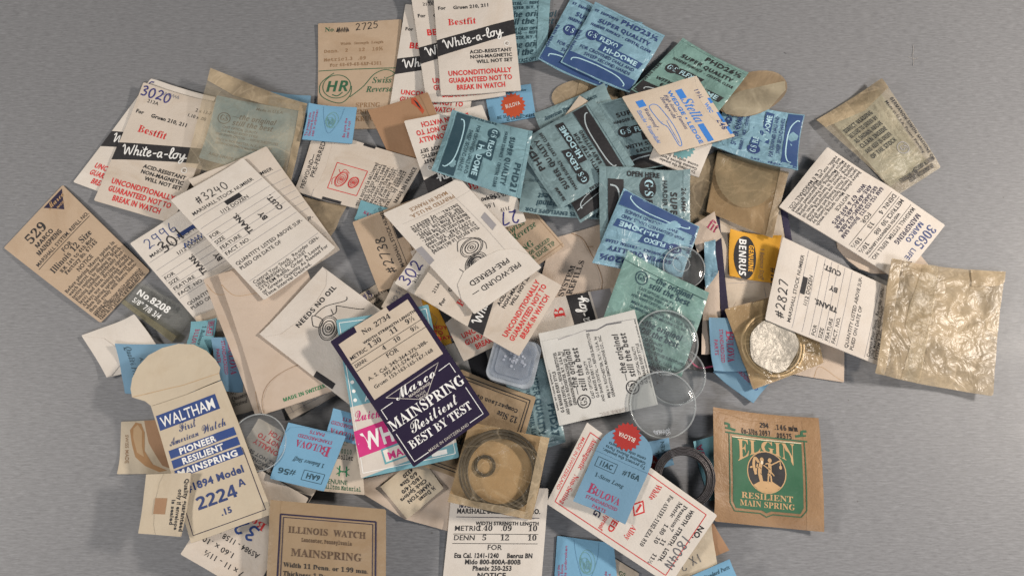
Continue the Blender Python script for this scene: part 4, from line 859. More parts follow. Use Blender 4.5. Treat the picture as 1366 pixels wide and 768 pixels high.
c.stroke([(58, 40), (64, 50), (58, 56), (70, 46), (72, 56), (80, 50)], 1.2, 'black', 3, sm=4); pack_edges(c, 100, 84); c.done()
c = card('crystal_packet', 'ragged edged teal packet strip behind the cream paper corner', PKT, GO, [(712, 154), (806, 112), (822, 150), (730, 192)], 100, 40, PGREY(), **PK)
c.t('American Precision Products', 10, 14, 5, 'bi', 'dteal', fit=74); c.t('Protected by Patents', 14, 23, 5, 'bi', 'dteal', fit=60); c.t('BEST', 66, 33, 6, 'b', 'dteal'); c.done()
c = card('crystal_packet', 'teal packet of repeated upside down italics below the centre of the teal group', PKT, GO, [(804, 294), (692, 284), (704, 188), (812, 196)], 108, 98, PGREY(), **PK)
original(c, 12, 12, .85, 'dteal'); c.t('TEAR THIS ENVELOPE FOR', 6, 6, 4.6, 'B', 'dteal', fit=94); original(c, 12, 62, .85, 'dteal'); c.done()
c = card('crystal_packet', 'packet showing only its black dome panel, by the open here packet', PKT, GP, [(756, 266), (814, 222), (830, 262), (774, 298)], 72, 44, PGREY(), **PK)
dome_panel(c, 8, 40, 'black', 'faint', 2, 70); c.line(4, 26, 66, 20, 1, 'faint', 3); c.done()
c = card('paper_corner', 'cream paper corner sticking up between teal packets', 'paper slip', None, [(752, 157), (773, 128.5), (806, 152), (780, 184)], 36, 38, CREAM(), curl=3); c.done()
c = card('crystal_packet', 'grey teal packet half covered by the cream envelope with blue lettering', PKT, GP, [(794, 140), (908, 112), (934, 214), (836, 231)], 100, 100, PGREY(), **PK)
hidome(c, 'PHD22', '', 'black', True); pack_edges(c, 100, 100); c.done()
c = card('crystal_packet', 'grey teal packet with its dome panel under a pale seam, centre of the teal group', PKT, GP, [(746, 281.5), (688, 192), (792, 133), (846, 221)], 106, 118, PGREY(), **PK)
c2W, c2H = c.W, c.H; c.W, c.H = 100.0, 112.0; hidome(c, 'PHD22', '26.6MM', 'black', True); c.W, c.H = c2W, c2H
c.part('side_seam', [(0, 107), (106, 107), (106, 118), (0, 118)], PGREY(), .35, .2, 4); c.part('crimped_edge', [(0, 0), (106, 0), (106, 3), (0, 3)], PGREY(), .25, .15, 4); c.done()
c = card('crystal_packet', 'bright teal packet reading downwards, beside the upside down banded envelope', PKT, GP, [(710.5, 177.5), (694, 265.5), (576, 230), (603.5, 150)], 90, 116, PTEAL(), **PK)
c2W, c2H = c.W, c.H; c.W, c.H = 100.0, 106.0; hidome(c, 'PHD21', '', 'dteal', False, 'pale'); c.W, c.H = c2W, c2H
pack_edges(c, 90, 116, 5); c.done()
c = card('sealed_envelope', 'small white envelope with a teal seal, peeking below the cream blue lettered one', 'small envelope', None, [(931, 239), (865.5, 213), (884, 168), (949, 195)], 68, 50, WHITE())
seal_star(c, 34, 32, 17, paper('teal_seal', (.16, .34, .36), .2), 'SEAL'); c.para(['To protect the jeweler', 'Genuine Bulova Parts', 'come only in Seal-'], 6, 7, 5, 4, 'n', 'black', fit=50); c.done()
c = card('crystal_envelope', 'cream envelope with bright blue lettering and a long knife shaped outline', 'crystal envelope', None, [(928.5, 102.5), (979.5, 183.5), (879, 209.5), (829, 132)], 94, 104, CREAM(), puff=1.2, curl=2.5)
c.t('19\u00bc', 17, 14, 6, 'si', 'deep', rot=0); c.t('WEC', 40, 12, 5, 'b', 'sky', fit=15); c.t('248', 66, 10, 8, 'si', 'deep', fit=16)
c.rect(12, 28, 26, 37, 'sky'); c.t('Stella', 26.5, 37, 13.5, 'sb', 'sky', fit=38); c.rect(66, 28, 92, 36, 'sky'); c.rect(34, 0, 42, 4, 'sky'); c.rect(56, 0, 72, 4, 'sky'); c.rect(78, 0, 90, 4, 'sky')
c.t('WEDGE \u2022 LEDGE', 10, 47, 5.2, 'b', 'sky', fit=82); c.t('High dome - Funnies', 14, 54, 4.6, 'sb', 'deep', fit=54); c.t('Hochgew\u00f6lbt', 16, 60, 4.6, 'sb', 'deep', fit=34)
c.stroke([(22, 74), (28, 68), (60, 65), (84, 68), (86, 73), (60, 73), (50, 78), (26, 80), (22, 74)], .9, 'sky', sm=5); c.stroke([(50, 70), (84, 71)], .6, 'sky'); c.stroke([(50, 67), (50, 78)], .6, 'sky')
c.rect(12, 82, 22, 92, 'sky'); c.t('Waterproof -', 25, 88, 4.8, 'sb', 'deep', fit=34); c.t('Etanche - Wasserdicht', 25, 97, 5, 'sb', 'sky', fit=52)
c.part('flap', [(0, 0), (94, 0), (94, 3), (60, 14), (34, 14), (0, 3)], CREAM(), .08, .05, 5); c.done()

# ================================================================== right of the middle
c = card('dark_case', 'black plastic sleeve glimpsed between the green packet and the blue parts envelope', 'plastic sleeve', None, [(924, 318), (948, 320), (953, 498), (912, 492)], 34, 176, paper('black_plastic', (.012, .010, .010), .1, rough=.35), th=1.2)
c.stroke([(4, 164), (16, 172), (32, 168)], 2, 'maroon', sm=4); c.done()
c = card('mainspring_envelope', 'scrap of tan envelope with red letters under the brown disc bag', ENV, None, [(918, 304), (952, 284), (962, 318), (930, 338)], 38, 36, PALE()); c.t('fit', 22, 12, 12, 's', 'maroon', rot=60); c.done()
c = card('coin_envelope', 'thin strip of tan envelope beside the navy striped envelope', 'envelope', GT, [(941, 366), (958, 362), (962, 470), (934, 474)], 22, 106, PALE()); c.done()
c = card('crystal_packet', 'narrow blue packet edge beside the navy stripe', PKT, GO, [(938, 325), (953.5, 321), (956, 366), (941, 386)], 18, 50, PBLUE(), **{**PK, 'puff': .5}); c.done()
c = card('crystal_packet', 'grey packet with open here printed across its top margin', PKT, GP, [(918.5, 231), (921, 345), (800, 334), (799, 224)], 108, 120, PGREY(), **PK)
c.t('26.6MM', 22, 11, 6, 'n', 'black'); c.t('SUPER QUALITY', 28, 26, 9, 'B', 'black', fit=90); c.t('HARDER SURFACE', 14, 36, 6, 'n', 'black', fit=70)
c.ell(25, 56, 14, 11, 'black'); c.t('G\u00b7S', 14, 60, 11, 's', 'pale', fit=22, lv=1); c.rect(40, 50, 84, 64, 'black'); c.t('FLEXO', 43, 62, 10, 's', 'pale', lv=1)
c.t('OPEN HERE', 7, 46, 6.5, 'b', 'black', rot=-90, al='C', fit=44) if False else c.t('OPEN HERE', 11.5, 84, 6.6, 'b', 'black', rot=-90, fit=44)
c.poly([(16, 88), (100, 88), (100, 109), (16, 109)], 'black'); c.stroke([(24, 106), (26, 98), (36, 94), (70, 93), (96, 98)], 2, 'faint', 2, sm=4); pack_edges(c, 108, 120, 9); c.done()
c = card('crystal_packet', 'upside down bright blue packet above the green packet', PKT, GP, [(908.5, 372), (789, 353), (831, 254), (932.5, 303.5)], 108, 112, PBLUE(), **PK)
c2W, c2H = c.W, c.H; c.W, c.H = 100.0, 100.0; hidome(c, 'PHD20\u00bd', '', 'deep', False, 'pale', box='marine'); c.W, c.H = c2W, c2H; pack_edges(c, 108, 112); c.done()
crystal(912, 357, 28, 'small clear crystal with a moulded mark, over the upside down blue packet', 2.0, mark=True)
crystal(902, 502, 36, 'thin clear crystal mostly covered, lying on bare table beside the sea green packet', 1.6)
c = card('crystal_packet', 'sea green packet of repeated italics beneath a clear crystal', PKT, GO, [(836, 337.5), (944.5, 392), (908, 504), (793, 458)], 122, 122, PGREEN(), **PK)
original(c, 22, 14, .92, 'dteal'); original(c, 26, 72, .92, 'dteal'); c.part('crimped_edge', [(0, 0), (122, 0), (122, 11), (0, 11)], PGREEN(), .7, .4, 4); c.part('crimped_edge', [(0, 117), (122, 117), (122, 122), (0, 122)], PGREEN(), .3, .15, 4); c.done()
crystal(888, 457, 41, 'clear domed crystal lying on the sea green packet', 3.2)
c = card('crystal_packet', 'white packet of repeated black italics, torn across its end', PKT, GO, [(746, 568), (718.3, 445.5), (846, 413.5), (877.5, 539.5)], 126, 131, GREYW(), **{**PK, 'wr': .22, 'puff': .9, 'curl': 1.5})
original(c, 16, 30, .92, 'black'); original(c, 20, 96, .92, 'black', True)
for i, r in enumerate(('CAST OPTICAL QUALITY', 'G-S MAKES EVERY STYLE', 'AND SHAPE CRYSTAL \u2014 REFUSE SUBSTITUTES')): c.t(r, 12 + 4 * (2 - i), 4 + 6.5 * i, 4, 'B', 'black', fit=84 if i == 2 else 56)
for i, r in enumerate(("Mfg'd in ROCHESTER, N.Y., U.S.A. by", 'GERMANOW-SIMON MACHINE CO., INC.')): c.t(r, 22, 22.5 + 6 * i, 4, 'B', 'black', fit=74)
c.stroke([(112, 24), (114, 44), (116, 60), (113, 76), (117, 90), (116, 108), (114, 131)], 1.1, 'grey', 2); c.stroke([(113.6, 62), (112, 76), (115.6, 90), (114, 110)], 1.6, 'pencil', 1); c.t('GENUINE SPEC.', 5, 92, 4, 'b', 'lgrey', rot=-90, fit=38)
c.part('torn_flap', [(115, 0), (126, 0), (126, 131), (114, 131), (116, 108), (117, 90), (113, 76), (116, 60), (114, 44)], GREYW(), .5, .25, 4); pack_edges(c, 126, 131, 2); c.done()
crystal(884, 540, 41, 'clear domed crystal resting on the corner of the white packet', 3.2)

# ================================================================== right
c = card('glassine_packet', 'grey blue lining sheet sealed inside the bag printed with black lines', PKT, None, [(1104, 158), (1168, 120), (1236, 218), (1186, 250)], 84, 112, glassine('pale_blue_lining', (.38, .42, .38), .8, .5, .3), th=.4, puff=.6); c.done()
c = card('glassine_bag', 'tan glassine bag printed with black lines of text, alone above the ruled envelope', 'glassine bag', GW, [(1087.5, 162), (1172.5, 109), (1254, 224), (1194, 263)], 100, 126, WAXP(), **{**BG, 'curl': 4, 'arch': 3.5, 'wr': .9})
c.part('folded_flap', [(0, 0), (100, 0), (100, 14), (56, 22), (0, 14)], WAX(), .4, .1, 4)
c.on(c.parts[-1][1], .4); c.on(None)
for i, r in enumerate(('DIRECT READING', 'BE SURE TO ORDER BY', 'AS SHOWN ABOVE', 'CLEAN INSIDE', 'AND KEEP IN ORDER', 'OF THE STOCK')): c.t(r, 12, 34 + 8.5 * i, 5.4, 'B', 'black', rot=-4, fit=50, lv=3)
c.t('GERMANOW-SIMON MACHINE CO.', 92, 26, 5, 'B', 'black', rot=90, fit=90, lv=3); c.t('Made in U.S.A. Patent Pending', 84, 26, 3.6, 'n', 'black', rot=90, fit=76, lv=3)
c.t('MADE IN AMERICA', 96, 110, 5, 'B', 'black', rot=180, fit=42, lv=3); c.t('BY AMERICAN LABOR', 88, 117, 5, 'B', 'black', rot=180, fit=50, lv=3); c.t('AND MATERIALS', 60, 112, 5, 'B', 'black', rot=180, fit=38, lv=3)
c.ring(62, 84, 9, 7, 1, 'grey', 3); c.t('GS', 57, 87, 6, 's', 'grey', lv=3); c.done()
c = card('coin_envelope', 'plain tan envelope with a round corner beneath the ruled navy lettered envelope', 'envelope', GT, [(1108, 322), (1196, 298), (1246, 366), (1146, 366)], 96, 62, PALE(), outline=[(10, 2), (95, 0), (96, 62), (14, 62), (3, 54), (0, 38), (0, 14), (3, 6)]); c.done()
c = card('refill_envelope', 'white envelope with navy 3065 at its end and close black lines', ENV, None, [(1260, 301), (1199, 377), (1038.5, 276.5), (1100.5, 200)], 100, 190, WHITE(), puff=1.6, curl=5, arch=2.5)
c.t('3065', 12, 18, 13, 's', 'deep', fit=36); c.t('MARCO', 16, 30, 7, 'B', 'deep', fit=34); c.t('MAINSPRING', 9, 40, 7, 'B', 'navy', fit=52); c.poly([(68, 4), (96, 4), (82, 28)], 'navy'); c.t('LIFE', 52, 16, 7, 'n', 'deep'); c.t('MARCO', 73, 12, 5, 'b', 'chalk', lv=1)
c.t('MARSHALL SYSTEM, REFILL NO.', 6, 50, 5.6, 'n', 'black', fit=90); c.line(4, 53, 96, 53, .6, 'black'); c.t('WIDTH STRENGTH LENGTH', 24, 60, 4, 'b', 'black', fit=70)
for y, a in ((69, ('METRIC', '1.30', '.08', '10\u00bd')), (81, ('DENN.', '4', '13', '10\u00bd'))):
    for x, s in zip((5, 34, 54, 80), a): c.t(s, x, y, 6, 'n' if x < 10 else 's', 'black')
    c.line(4, y + 3, 96, y + 3, .6, 'black')
c.t('FOR', 46, 92, 6, 'n')
for i, r in enumerate(('6AM 152-153-212  Bulova 6AM', '6RS-6ARS-6RMC-6LZ-6BA-', '4RE-4RAC-4RL-6AR', 'Win  67 & AFF-6FS')): c.t(r, 50, 100 + 7 * i, 5.6, 'B', 'navy', al='C', fit=86 - 6 * i)
c.t('NOTICE', 40, 129, 5, 'n'); c.para(['Before placing Marco spring in watch', 'barrel, remove factory pro-coating by', 'dipping in Watch Rinsing and then drying', 'spring. Always use mainspring winder', 'when placing in barrel and then oil', 'Marco Mainspring, use Permanise packing', 'and unconditionally guaranteed unless', 'refills, not set. Mainspring enclosed', '            C & E MARSHALL CO.'], 4, 136, 5.4, 4.6, 'n', fit=92); c.done()
c = card('coin_envelope', 'plain pale envelope corner under the bag holding a gold ring', 'envelope', GT, [(1032, 436), (1126, 452), (1125, 510), (1022, 494)], 98, 60, PALE()); c.stroke([(60, 60), (66, 44), (90, 56), (97, 58)], .5, 'tan', sm=4); c.done()
c = card('part_envelope', 'blue envelope lying askew beneath another, one corner on the bare table', 'small envelope', GU, [(978, 466), (1024, 513), (1003, 538.5), (950, 497)], 66, 38, SLATE())
c.t('STANDARDIZED', 6, 18, 5, 'r', 'maroon', fit=40); c.hand('6', 54, 20, 10, 1.2, 'blue'); c.t('OG', 36, 11, 8, 's', 'maroon'); c.done()
c = card('part_envelope', 'blue envelope reading downwards next to the bag holding a gold ring', 'small envelope', GU, [(996, 426), (998, 496), (950.5, 496), (944, 425)], 70, 52, SLATE())
c.t('B', 16, 30, 12, 's', 'maroon'); c.t('ULOVA', 26, 30, 9.5, 's', 'maroon', fit=32); c.t('STANDARDIZED', 15, 39, 5, 'r', 'maroon', fit=44); c.t('PARTS', 28, 47, 5, 'r', 'maroon'); c.done()
back = card('glassine_bag', '', '', None, [(966, 413), (1078, 384), (1098, 484), (1004.5, 519.5)], 110, 104, GOLDK(), **{**BG, 'thin': False, 'wr': .3, 'puff': .2, 'curl': .5})
coil(1030, 461, 42, 'gold coloured ring seen through the brown bag below the stock envelope', 'case_ring', metal('gold_ring', (.46, .355, .225), .45, .3), 8, 3.0, 'ring', None, 2)
coil(1031, 462, 35, 'dark thin coil inside the gold ring under the brown bag', mat=metal('dull_steel', (.04, .037, .034), .4, .2), wd=5, hgt=2.6, turns=2)
c = card('glassine_bag', 'brown glassine bag tight over a gold ring and crumpled silver lining', 'glassine bag', GW, [(966, 413), (1078, 384), (1098, 484), (1004.5, 519.5)], 110, 104, glassine('clear_golden_glassine', (.44, .33, .18), .18, .2, .7, 1.3, .5), **{**BG, 'soft': 90, 'wr': .6, 'puff': .3})
c.parts.append(('back_sheet', back.g, None)); c.part('silver_lining', [(45 + (34 + 1.4 * math.sin(5 * t)) * math.cos(t), 62 + (33 + 1.2 * math.cos(4 * t)) * math.sin(t)) for t in np.linspace(0, 2 * math.pi, 60)[:-1]], metal('silver_lining', (.36, .33, .28), .45, .2, .4), .35, .12, 2.4); c.done()
c = card('stock_envelope', 'ruled stock envelope with 2827 written on its end, over the yellow card', ENV, GS_, [(1020, 426.5), (1043, 317.5), (1194, 387), (1171, 488)], 111, 172, WHITE(), puff=1.1, curl=2)
c.q; stock(c, '', True, True); c.hand('#2827', 10, 25, 13, 1.4, 'black', rot=-4); c.done()
c = card('glassine_bag', 'large empty crumpled amber bag alone at the outer end of the pile', 'glassine bag', GW, [(1184, 348.5), (1336, 365), (1318, 530), (1164, 499)], 154, 158, WAX(), **{**BG, 'wr': 2.0, 'th': .15, 'curl': 7, 'arch': 2})
c.part('folded_flap', [(110, 0), (154, 0), (154, 14), (146, 20), (112, 24)], WAX(), .9, .1, 3); c.part('centre_seam', [(46, 0), (66, 0), (64, 60), (60, 158), (36, 158), (40, 110), (30, 90), (32, 60)], WAXP(), .6, .1, 3)
c.part('side_seam', [(0, 0), (14, 0), (12, 158), (0, 158)], WAX(), .5, .1, 4); c.done()
c = card('part_envelope', 'pale blue envelope with red figures, edge hidden by the green shield packet', 'small envelope', GU, [(945, 668), (922.5, 589.5), (952, 581), (982, 660)], 82, 34, AQUA())
c.t('#53A', 44, 12, 9, 'B', 'maroon', fit=32); c.t('6AH', 8, 14, 9, 'n', 'black'); c.done()
c = card('spring_packet', 'tan waxed packet with a green shield and an oval black emblem', 'mainspring packet', None, [(947.5, 545), (1088.5, 558.5), (1095, 709), (949.5, 695)], 142, 150, KRAFT(), th=.5, puff=1.1, wr=.6, wrs=.03, step=3.5, curl=6, arch=3)
c.t('294', 64, 20, 7, 'B', 'black', fit=12); c.t('.146 m/m', 84, 21, 7, 'm', 'black', fit=30); c.t('0s-3/0s 2097', 38, 31, 7, 'm', 'black', fit=40); c.t('.00575', 84, 32.5, 7, 'm', 'black', fit=22)
for x, s in ((23, 1), (117, -1)): c.stroke([(x - 8 * s, 20), (x - 2 * s, 21), (x - 1 * s, 26), (x + 7 * s, 28)], 3.2, 'leaf', sm=4); c.stroke([(x - 7 * s, 26), (x, 27)], 2.2, 'leaf')
c.poly([(25, 36), (117, 36), (117, 122), (113, 130), (76, 130), (70, 133), (64, 130), (29, 130), (25, 122)], 'leaf')
c.stroke([(16, 32), (125, 34)], 2, 'leaf'); c.stroke([(21, 33), (21, 124), (27, 134), (62, 134), (70, 138), (78, 134), (114, 134), (121, 125), (121, 34)], 1.3, 'leaf', 1); c.stroke([(25, 37), (117, 37)], 1.2, 'cream', 1)
def arch(V):
    V = V.copy(); t = -V[:, 1] / 1.0; q = (V[:, 0] / 76 - .5) * 2
    bot = 16 * np.clip(np.abs(q), 0, 1) ** 1.6 - 8; V[:, 1] = -t + np.where(t < 11, bot * (1 - t / 22), bot * (1 - np.clip(t, 0, 22) / 22)); return V
c.t('ELGIN', 32, 61, 22, 's', 'tan', fit=76, lv=2, warp=arch)
c.ell(70, 80, 26, 28, 'tan', 2); c.ell(70, 80, 24.6, 26.6, 'black', 3)
c.poly([(52, 98), (62, 92), (78, 92), (88, 98), (80, 105), (70, 106.6), (60, 105)], 'tan', 4)
for pts, wd in (([(74, 68), (74.5, 78), (73, 84)], 4.2), ([(72.5, 84), (71.5, 94)], 2), ([(75.5, 84), (76.5, 94)], 2), ([(76, 70), (83, 66), (88, 63)], 1.6), ([(63, 68), (61, 80), (63, 93)], 4.6), ([(66, 71), (72, 75), (80, 84)], 1.5),
                ([(60, 68), (55, 62), (53, 72), (56, 84)], 3.4), ([(58, 70), (56, 80)], 2), ([(88, 63), (88.5, 70)], 1.2)): c.stroke(pts, wd, 'tan', 5, sm=4)
for x, y in ((62, 74), (63, 82), (74, 74), (74, 80), (57, 74)): c.stroke([(x - 1.4, y), (x + 1.2, y + 2)], .7, 'black', 7)
c.ell(74.5, 64, 2.6, 3, 'tan', 5); c.ell(64, 64, 2.6, 3, 'tan', 5); c.ell(88.5, 72, 1.8, 2.6, 'tan', 5); c.ell(64, 67.5, 1.8, 2.6, 'cream', 7)
c.t('RESILIENT', 70, 116, 7.5, 's', 'tan', al='C', fit=68, lv=2); c.t('MAIN SPRING', 70, 126, 7.5, 's', 'tan', al='C', fit=72, lv=2)
c.part('glued_seam', [(120, 0), (142, 0), (142, 150), (121, 150)], KRAFT(), .12, .08, 5); c.part('folded_edge', [(0, 0), (40, 0), (46, 8), (88, 7), (96, 3), (142, 0), (142, 3), (98, 10), (46, 12), (0, 4)], KRAFT(), .2, .1, 4); c.done()

# ================================================================== bottom right
c = card('part_envelope', 'blue envelope with a red seal corner beside the dark spring coil', 'small envelope', GU, [(846, 593), (891, 584), (898, 620), (852, 632)], 46, 38, SLATE())
c.t('SEAL', 30, 30, 5, 'n', 'dteal', rot=-88); c.t('BROKEN', 38, 32, 5, 'n', 'dteal', rot=-88); seal_star(c, 16, 28, 12, paper('red_seal', (.38, .035, .03), .2)); c.done()
coil(911, 638, 37, 'dark steel mainspring coil standing loose beside the red bordered envelope', mat=metal('dark_steel', (.11, .10, .10), .45, .85), wd=10, hgt=5.5, group=None, turns=6)
c = card('coin_envelope', 'small brown envelope corner jutting from under the pencilled envelope', 'envelope', GT, [(920, 694), (946, 698), (967, 733), (934, 748)], 42, 40, CARAMEL()); c.done()
c = card('mainspring_envelope', 'white envelope with pencil scribbles under the red bordered envelope', ENV, None, [(946, 690), (958, 762), (880, 775), (866, 700)], 76, 80, IVORY())
c.hand('1X 2', 46, 22, 12, 1, 'pencil', rot=70); c.hand('18', 34, 40, 14, 1.2, 'pencil', rot=60); c.done()
c = card('part_envelope', 'blue envelope at the bottom edge below the pencilled envelope', 'small envelope', GU, [(912, 772), (971.5, 745), (990, 785), (930, 812)], 64, 44, SKY()); c.t('Bulova Standard Parts', 6, 12, 5.4, 'sb', 'dteal', fit=54); c.done()
c = card('paper_corner', 'cream printed slip at the bottom edge under the red bordered envelope', 'paper slip', None, [(816, 742), (852, 764), (848, 800), (812, 792)], 42, 40, CREAM()); c.t('GS', 12, 16, 6, 'n', 'leaf'); c.t('No. 1', 10, 27, 5, 'n', 'leaf'); c.done()
c = card('part_envelope', 'blue sealed envelope with a faint green emblem at the bottom edge', 'small envelope', GU, [(743, 714), (818, 724), (826, 796), (738, 790)], 78, 74, SKY(), puff=.8)
bulova_back(c, 78, 74); c.done()
c = card('alloy_envelope', 'white envelope with a red border and red lettering across its width', ENV, None, [(956, 687), (893, 780), (728.5, 671), (783, 563.5)], 112, 205, WHITE(), puff=1.0, curl=2)
c.frame(8, 12, 104, 195, 1.1, 'red'); c.line(24, 12, 62, 12, 3, 'white', 1) if False else None
c.t('NO.', 24, 12, 7.5, 'b', 'black', rot=-4); c.t('WIDTH  STRGTH.  LGTH.', 14, 32, 5.6, 'b', 'black', fit=80); c.hand('1804N', 46, 22, 13, 1.6, 'pencil')
for y, a in ((42, ('Dennison', '7', '11', '11\u00bd')), (50, ('Metric', '1.80', '.10', ''))):
    for x, s in zip((14, 48, 66, 88), a): c.t(s, x, y, 5.6, 's', 'black')
c.t('For AS1191-1192-EZA 810', 14, 64, 5.6, 's', 'black', fit=76)
c.t('White', 12, 86, 8, 's', 'red', fit=22); c.t('Alloy', 74, 86, 8, 's', 'red', fit=20); c.poly([(40, 90), (52, 80), (64, 90), (52, 100)], 'red'); c.poly([(43, 90), (52, 82.5), (61, 90), (52, 97.5)], 'white', 1); c.stroke([(46, 90), (58, 90)], 3, 'red', 2)
c.t('GUARANTEED', 14, 112, 8.5, 'b', 'red', fit=84); c.t('Rustproof', 70, 124, 7, 's', 'red', fit=32); c.ring(48, 152, 26, 24, 1, 'navy'); c.ring(48, 152, 19, 17, .8, 'navy'); c.t('WALLOY', 32, 172, 5.4, 'b', 'navy', fit=30); c.t('V', 70, 142, 9, 'B', 'navy'); c.t('G', 82, 140, 10, 'B', 'navy')
c.t('Antimagnetic', 12, 188, 7, 's', 'red', rot=0, fit=42); c.t('Non-Setting', 62, 188, 7, 's', 'red', fit=40); c.t('MADE IN SWITZERLAND', 18, 202, 4.6, 'n', 'red', fit=72)
c.part('glued_edge', [(0, 197), (112, 197), (112, 205), (0, 205)], WHITE(), .1, .06, 6); c.done()
c = card('part_envelope', 'blue envelope with a round topped flap and red seal, on the bordered envelope', 'small envelope', GU, [(815, 554), (884, 585), (833.5, 699), (764, 668)], 76, 126, SLATE(), puff=.8, curl=1.5, outline=[(0, 50), (6, 48), (70, 48), (76, 50), (76, 126), (40, 124), (0, 126)])
g = c.part('flap', [(0, 52)] + [(38 - 38 * math.cos(t), 50 - 44 * math.sin(t) ** .8) for t in np.linspace(0, math.pi, 22)] + [(76, 52)], SLATE(), .3, .15, 4); c.on(g, .3)
for i, r in enumerate(('To protect the jeweler,', 'Genuine Bulova Parts', 'come only in Sealparts')): c.t(r, 70 - 2 * i, 45 - 5.6 * i, 4.4, 'n', 'dteal', rot=180, fit=62 - 4 * i)
c.on(None); seal_star(c, 31, 18, 20, paper('red_seal', (.38, .035, .03), .2), 'BULOVA', 180, .5)
P0 = c.P; c.P = lambda x, y, h: P0(x, np.asarray(y, float) + 50, h); bulova(c); c.P = P0; c.done()

# ================================================================== bottom left
c = card('mainspring_envelope', 'upside down banded white envelope seen through a clear crystal, red letters showing', ENV, GB, [(362, 753), (270, 694), (358.5, 563), (452, 618)], 108, 165, WHITE())
bestfit(c); c.done()
c = card('mainspring_envelope', 'upside down white envelope with 3245 in blue ink, at the bottom edge', ENV, GB, [(336, 795), (243.5, 738.5), (320, 610), (412, 664)], 108, 165, WHITE())
c.t('7 x 11 - 11\u00bd', 24, 24, 8, 'r', fit=60); c.t('1.60 x .10', 46, 40, 8, 'r'); c.t('AS984 - 1158 - 1160', 18, 58, 8, 'r', fit=84); c.hand('3245', 34, 88, 22, 3.2, 'blue', rot=3); c.t('Bestfit', 30, 100, 12, 's', 'red', fit=52); c.ring(98, 96, 4, 4, .8, 'red'); c.done()
crystal(345, 590, 34, 'clear crystal at the edge of the open cream envelope, over red letters', 1.3)
c = card('parts_envelope', 'cream envelope with green print and a green emblem, behind the blue 6AH envelope', 'small envelope', None, [(440, 572), (482, 578), (487, 660), (424, 654)], 60, 84, CREAM())
c.t('NEVER', 16, 16, 6, 'n', 'leaf'); c.line(18, 19, 34, 19, .6, 'leaf'); c.t('270010', 16, 31, 6, 'm', 'leaf', fit=28); c.t('D. Roller', 14, 39, 6, 'm', 'black', fit=32); c.stroke([(26, 48), (26, 62)], 2, 'green'); c.stroke([(36, 48), (36, 62)], 2, 'green'); c.stroke([(22, 51), (31, 56), (40, 51)], 1.2, 'green', sm=3); c.stroke([(22, 60), (31, 55), (40, 60)], 1.2, 'green', sm=3)
c.t('GENUINE', 6, 73, 6, 'n', 'leaf', fit=32); c.t('Hamilton Material', 2, 80, 5.6, 'm', 'leaf', fit=54); c.done()
c = card('part_envelope', 'upside down blue envelope tucked under the teal and pink card', 'small envelope', GU, [(480, 594), (436, 582), (446, 545), (492, 557)], 46, 38, SKY())
c.t('BULOVA', 8, 12, 8, 's', 'maroon', fit=34); c.t('STANDARDIZED', 4, 22, 4.6, 'r', 'maroon', fit=40); c.t('PARTS', 12, 30, 4.6, 'r', 'maroon'); c.done()
c = card('part_envelope', 'upside down blue envelope with a boxed 6AH, beside a clear crystal', 'small envelope', GU, [(432.5, 655), (361.5, 638), (386.5, 564), (462, 581.5)], 76, 76, SKY(), puff=.9, curl=2)
bulova(c, '6AH', '#56', '1 Balance Staff'); c.part('flap', [(0, 76), (76, 76), (76, 62), (72, 70), (54, 75), (20, 75)], SKY(), .3, .2, 5); c.done()
c = card('pak_envelope', 'white envelope with needles no oil lettering and a wheel drawing', ENV, None, [(347, 446.5), (431, 356.5), (556, 450), (468, 541)], 122, 154, WHITE(), puff=.8, curl=2)
c.t('NEEDS NO OIL', 37, 33, 6.4, 'B', 'black', fit=74); ox, oy = 61, 62
wheel(c, ox, oy, 17, 12, 'black', -30)
for pts in ([(-10, -17), (0, -27), (4, -13), (-6, -9), (-10, -17)], [(2, -25), (20, -23), (42, -9), (48, -11)], [(12, -11), (22, -7), (30, -13)], [(30, -13), (44, 11), (50, 17)], [(18, -7), (22, -15)]): c.stroke([(ox + x, oy + y) for x, y in pts], 1.0, 'black', 1, sm=4)
c.poly([(0, 92), (8, 90), (10, 120), (2, 122)], 'black', 1); c.t('PRE-WOUND', 40, 108, 7, 'B', 'black')
c.part('flap', [(0, 0), (122, 0), (120, 8), (104, 20), (80, 25), (40, 25), (16, 20), (2, 8)], WHITE(), .3, .15, 5); c.done()
c = card('brochure_card', 'teal, white and pink printed card lying under the navy card', 'printed card', None, [(450, 428.5), (572, 408), (613, 610), (482.5, 638)], 126, 210, AQUA())
c.poly([(0, 0), (126, 0), (126, 210), (0, 210)], 'teal', 0) if False else None
c.frame(3.5, 5, 122, 204, .8, 'chalk'); c.part('pink_panel', [(0, 118), (126, 112), (126, 190), (0, 210)], WHITE(), .08, .05, 6); g = c.parts[-1][1]; c.on(g, .08)
c.t('Quick', 3, 138, 14, 'sc', 'magenta', fit=34); c.frame(40, 126, 50, 138, .8, 'magenta'); c.poly([(0, 150), (80, 136), (100, 168), (2, 184)], 'magenta'); c.t('WHITE', 11, 176, 22, 'b', 'chalk', rot=-8, fit=72, lv=1); c.poly([(30, 179), (90, 169), (90, 190), (32, 199)], 'teal', 1); c.poly([(32, 181), (90, 171.5), (90, 188), (34, 196.5)], 'white', 2); c.t('MAINSPRING', 38, 194, 9.5, 'b', 'magenta', rot=-8, fit=80, lv=3); c.on(None)
for i, r in enumerate(('Neat', 'Service', 'Action')): c.ell(8, 86 + 12 * i, 2.4, 2.4, 'chalk'); c.t(r, 20, 90 + 12 * i, 8, 'n', 'chalk')
c.rect(92, 196, 112, 202, 'chalk'); c.done()
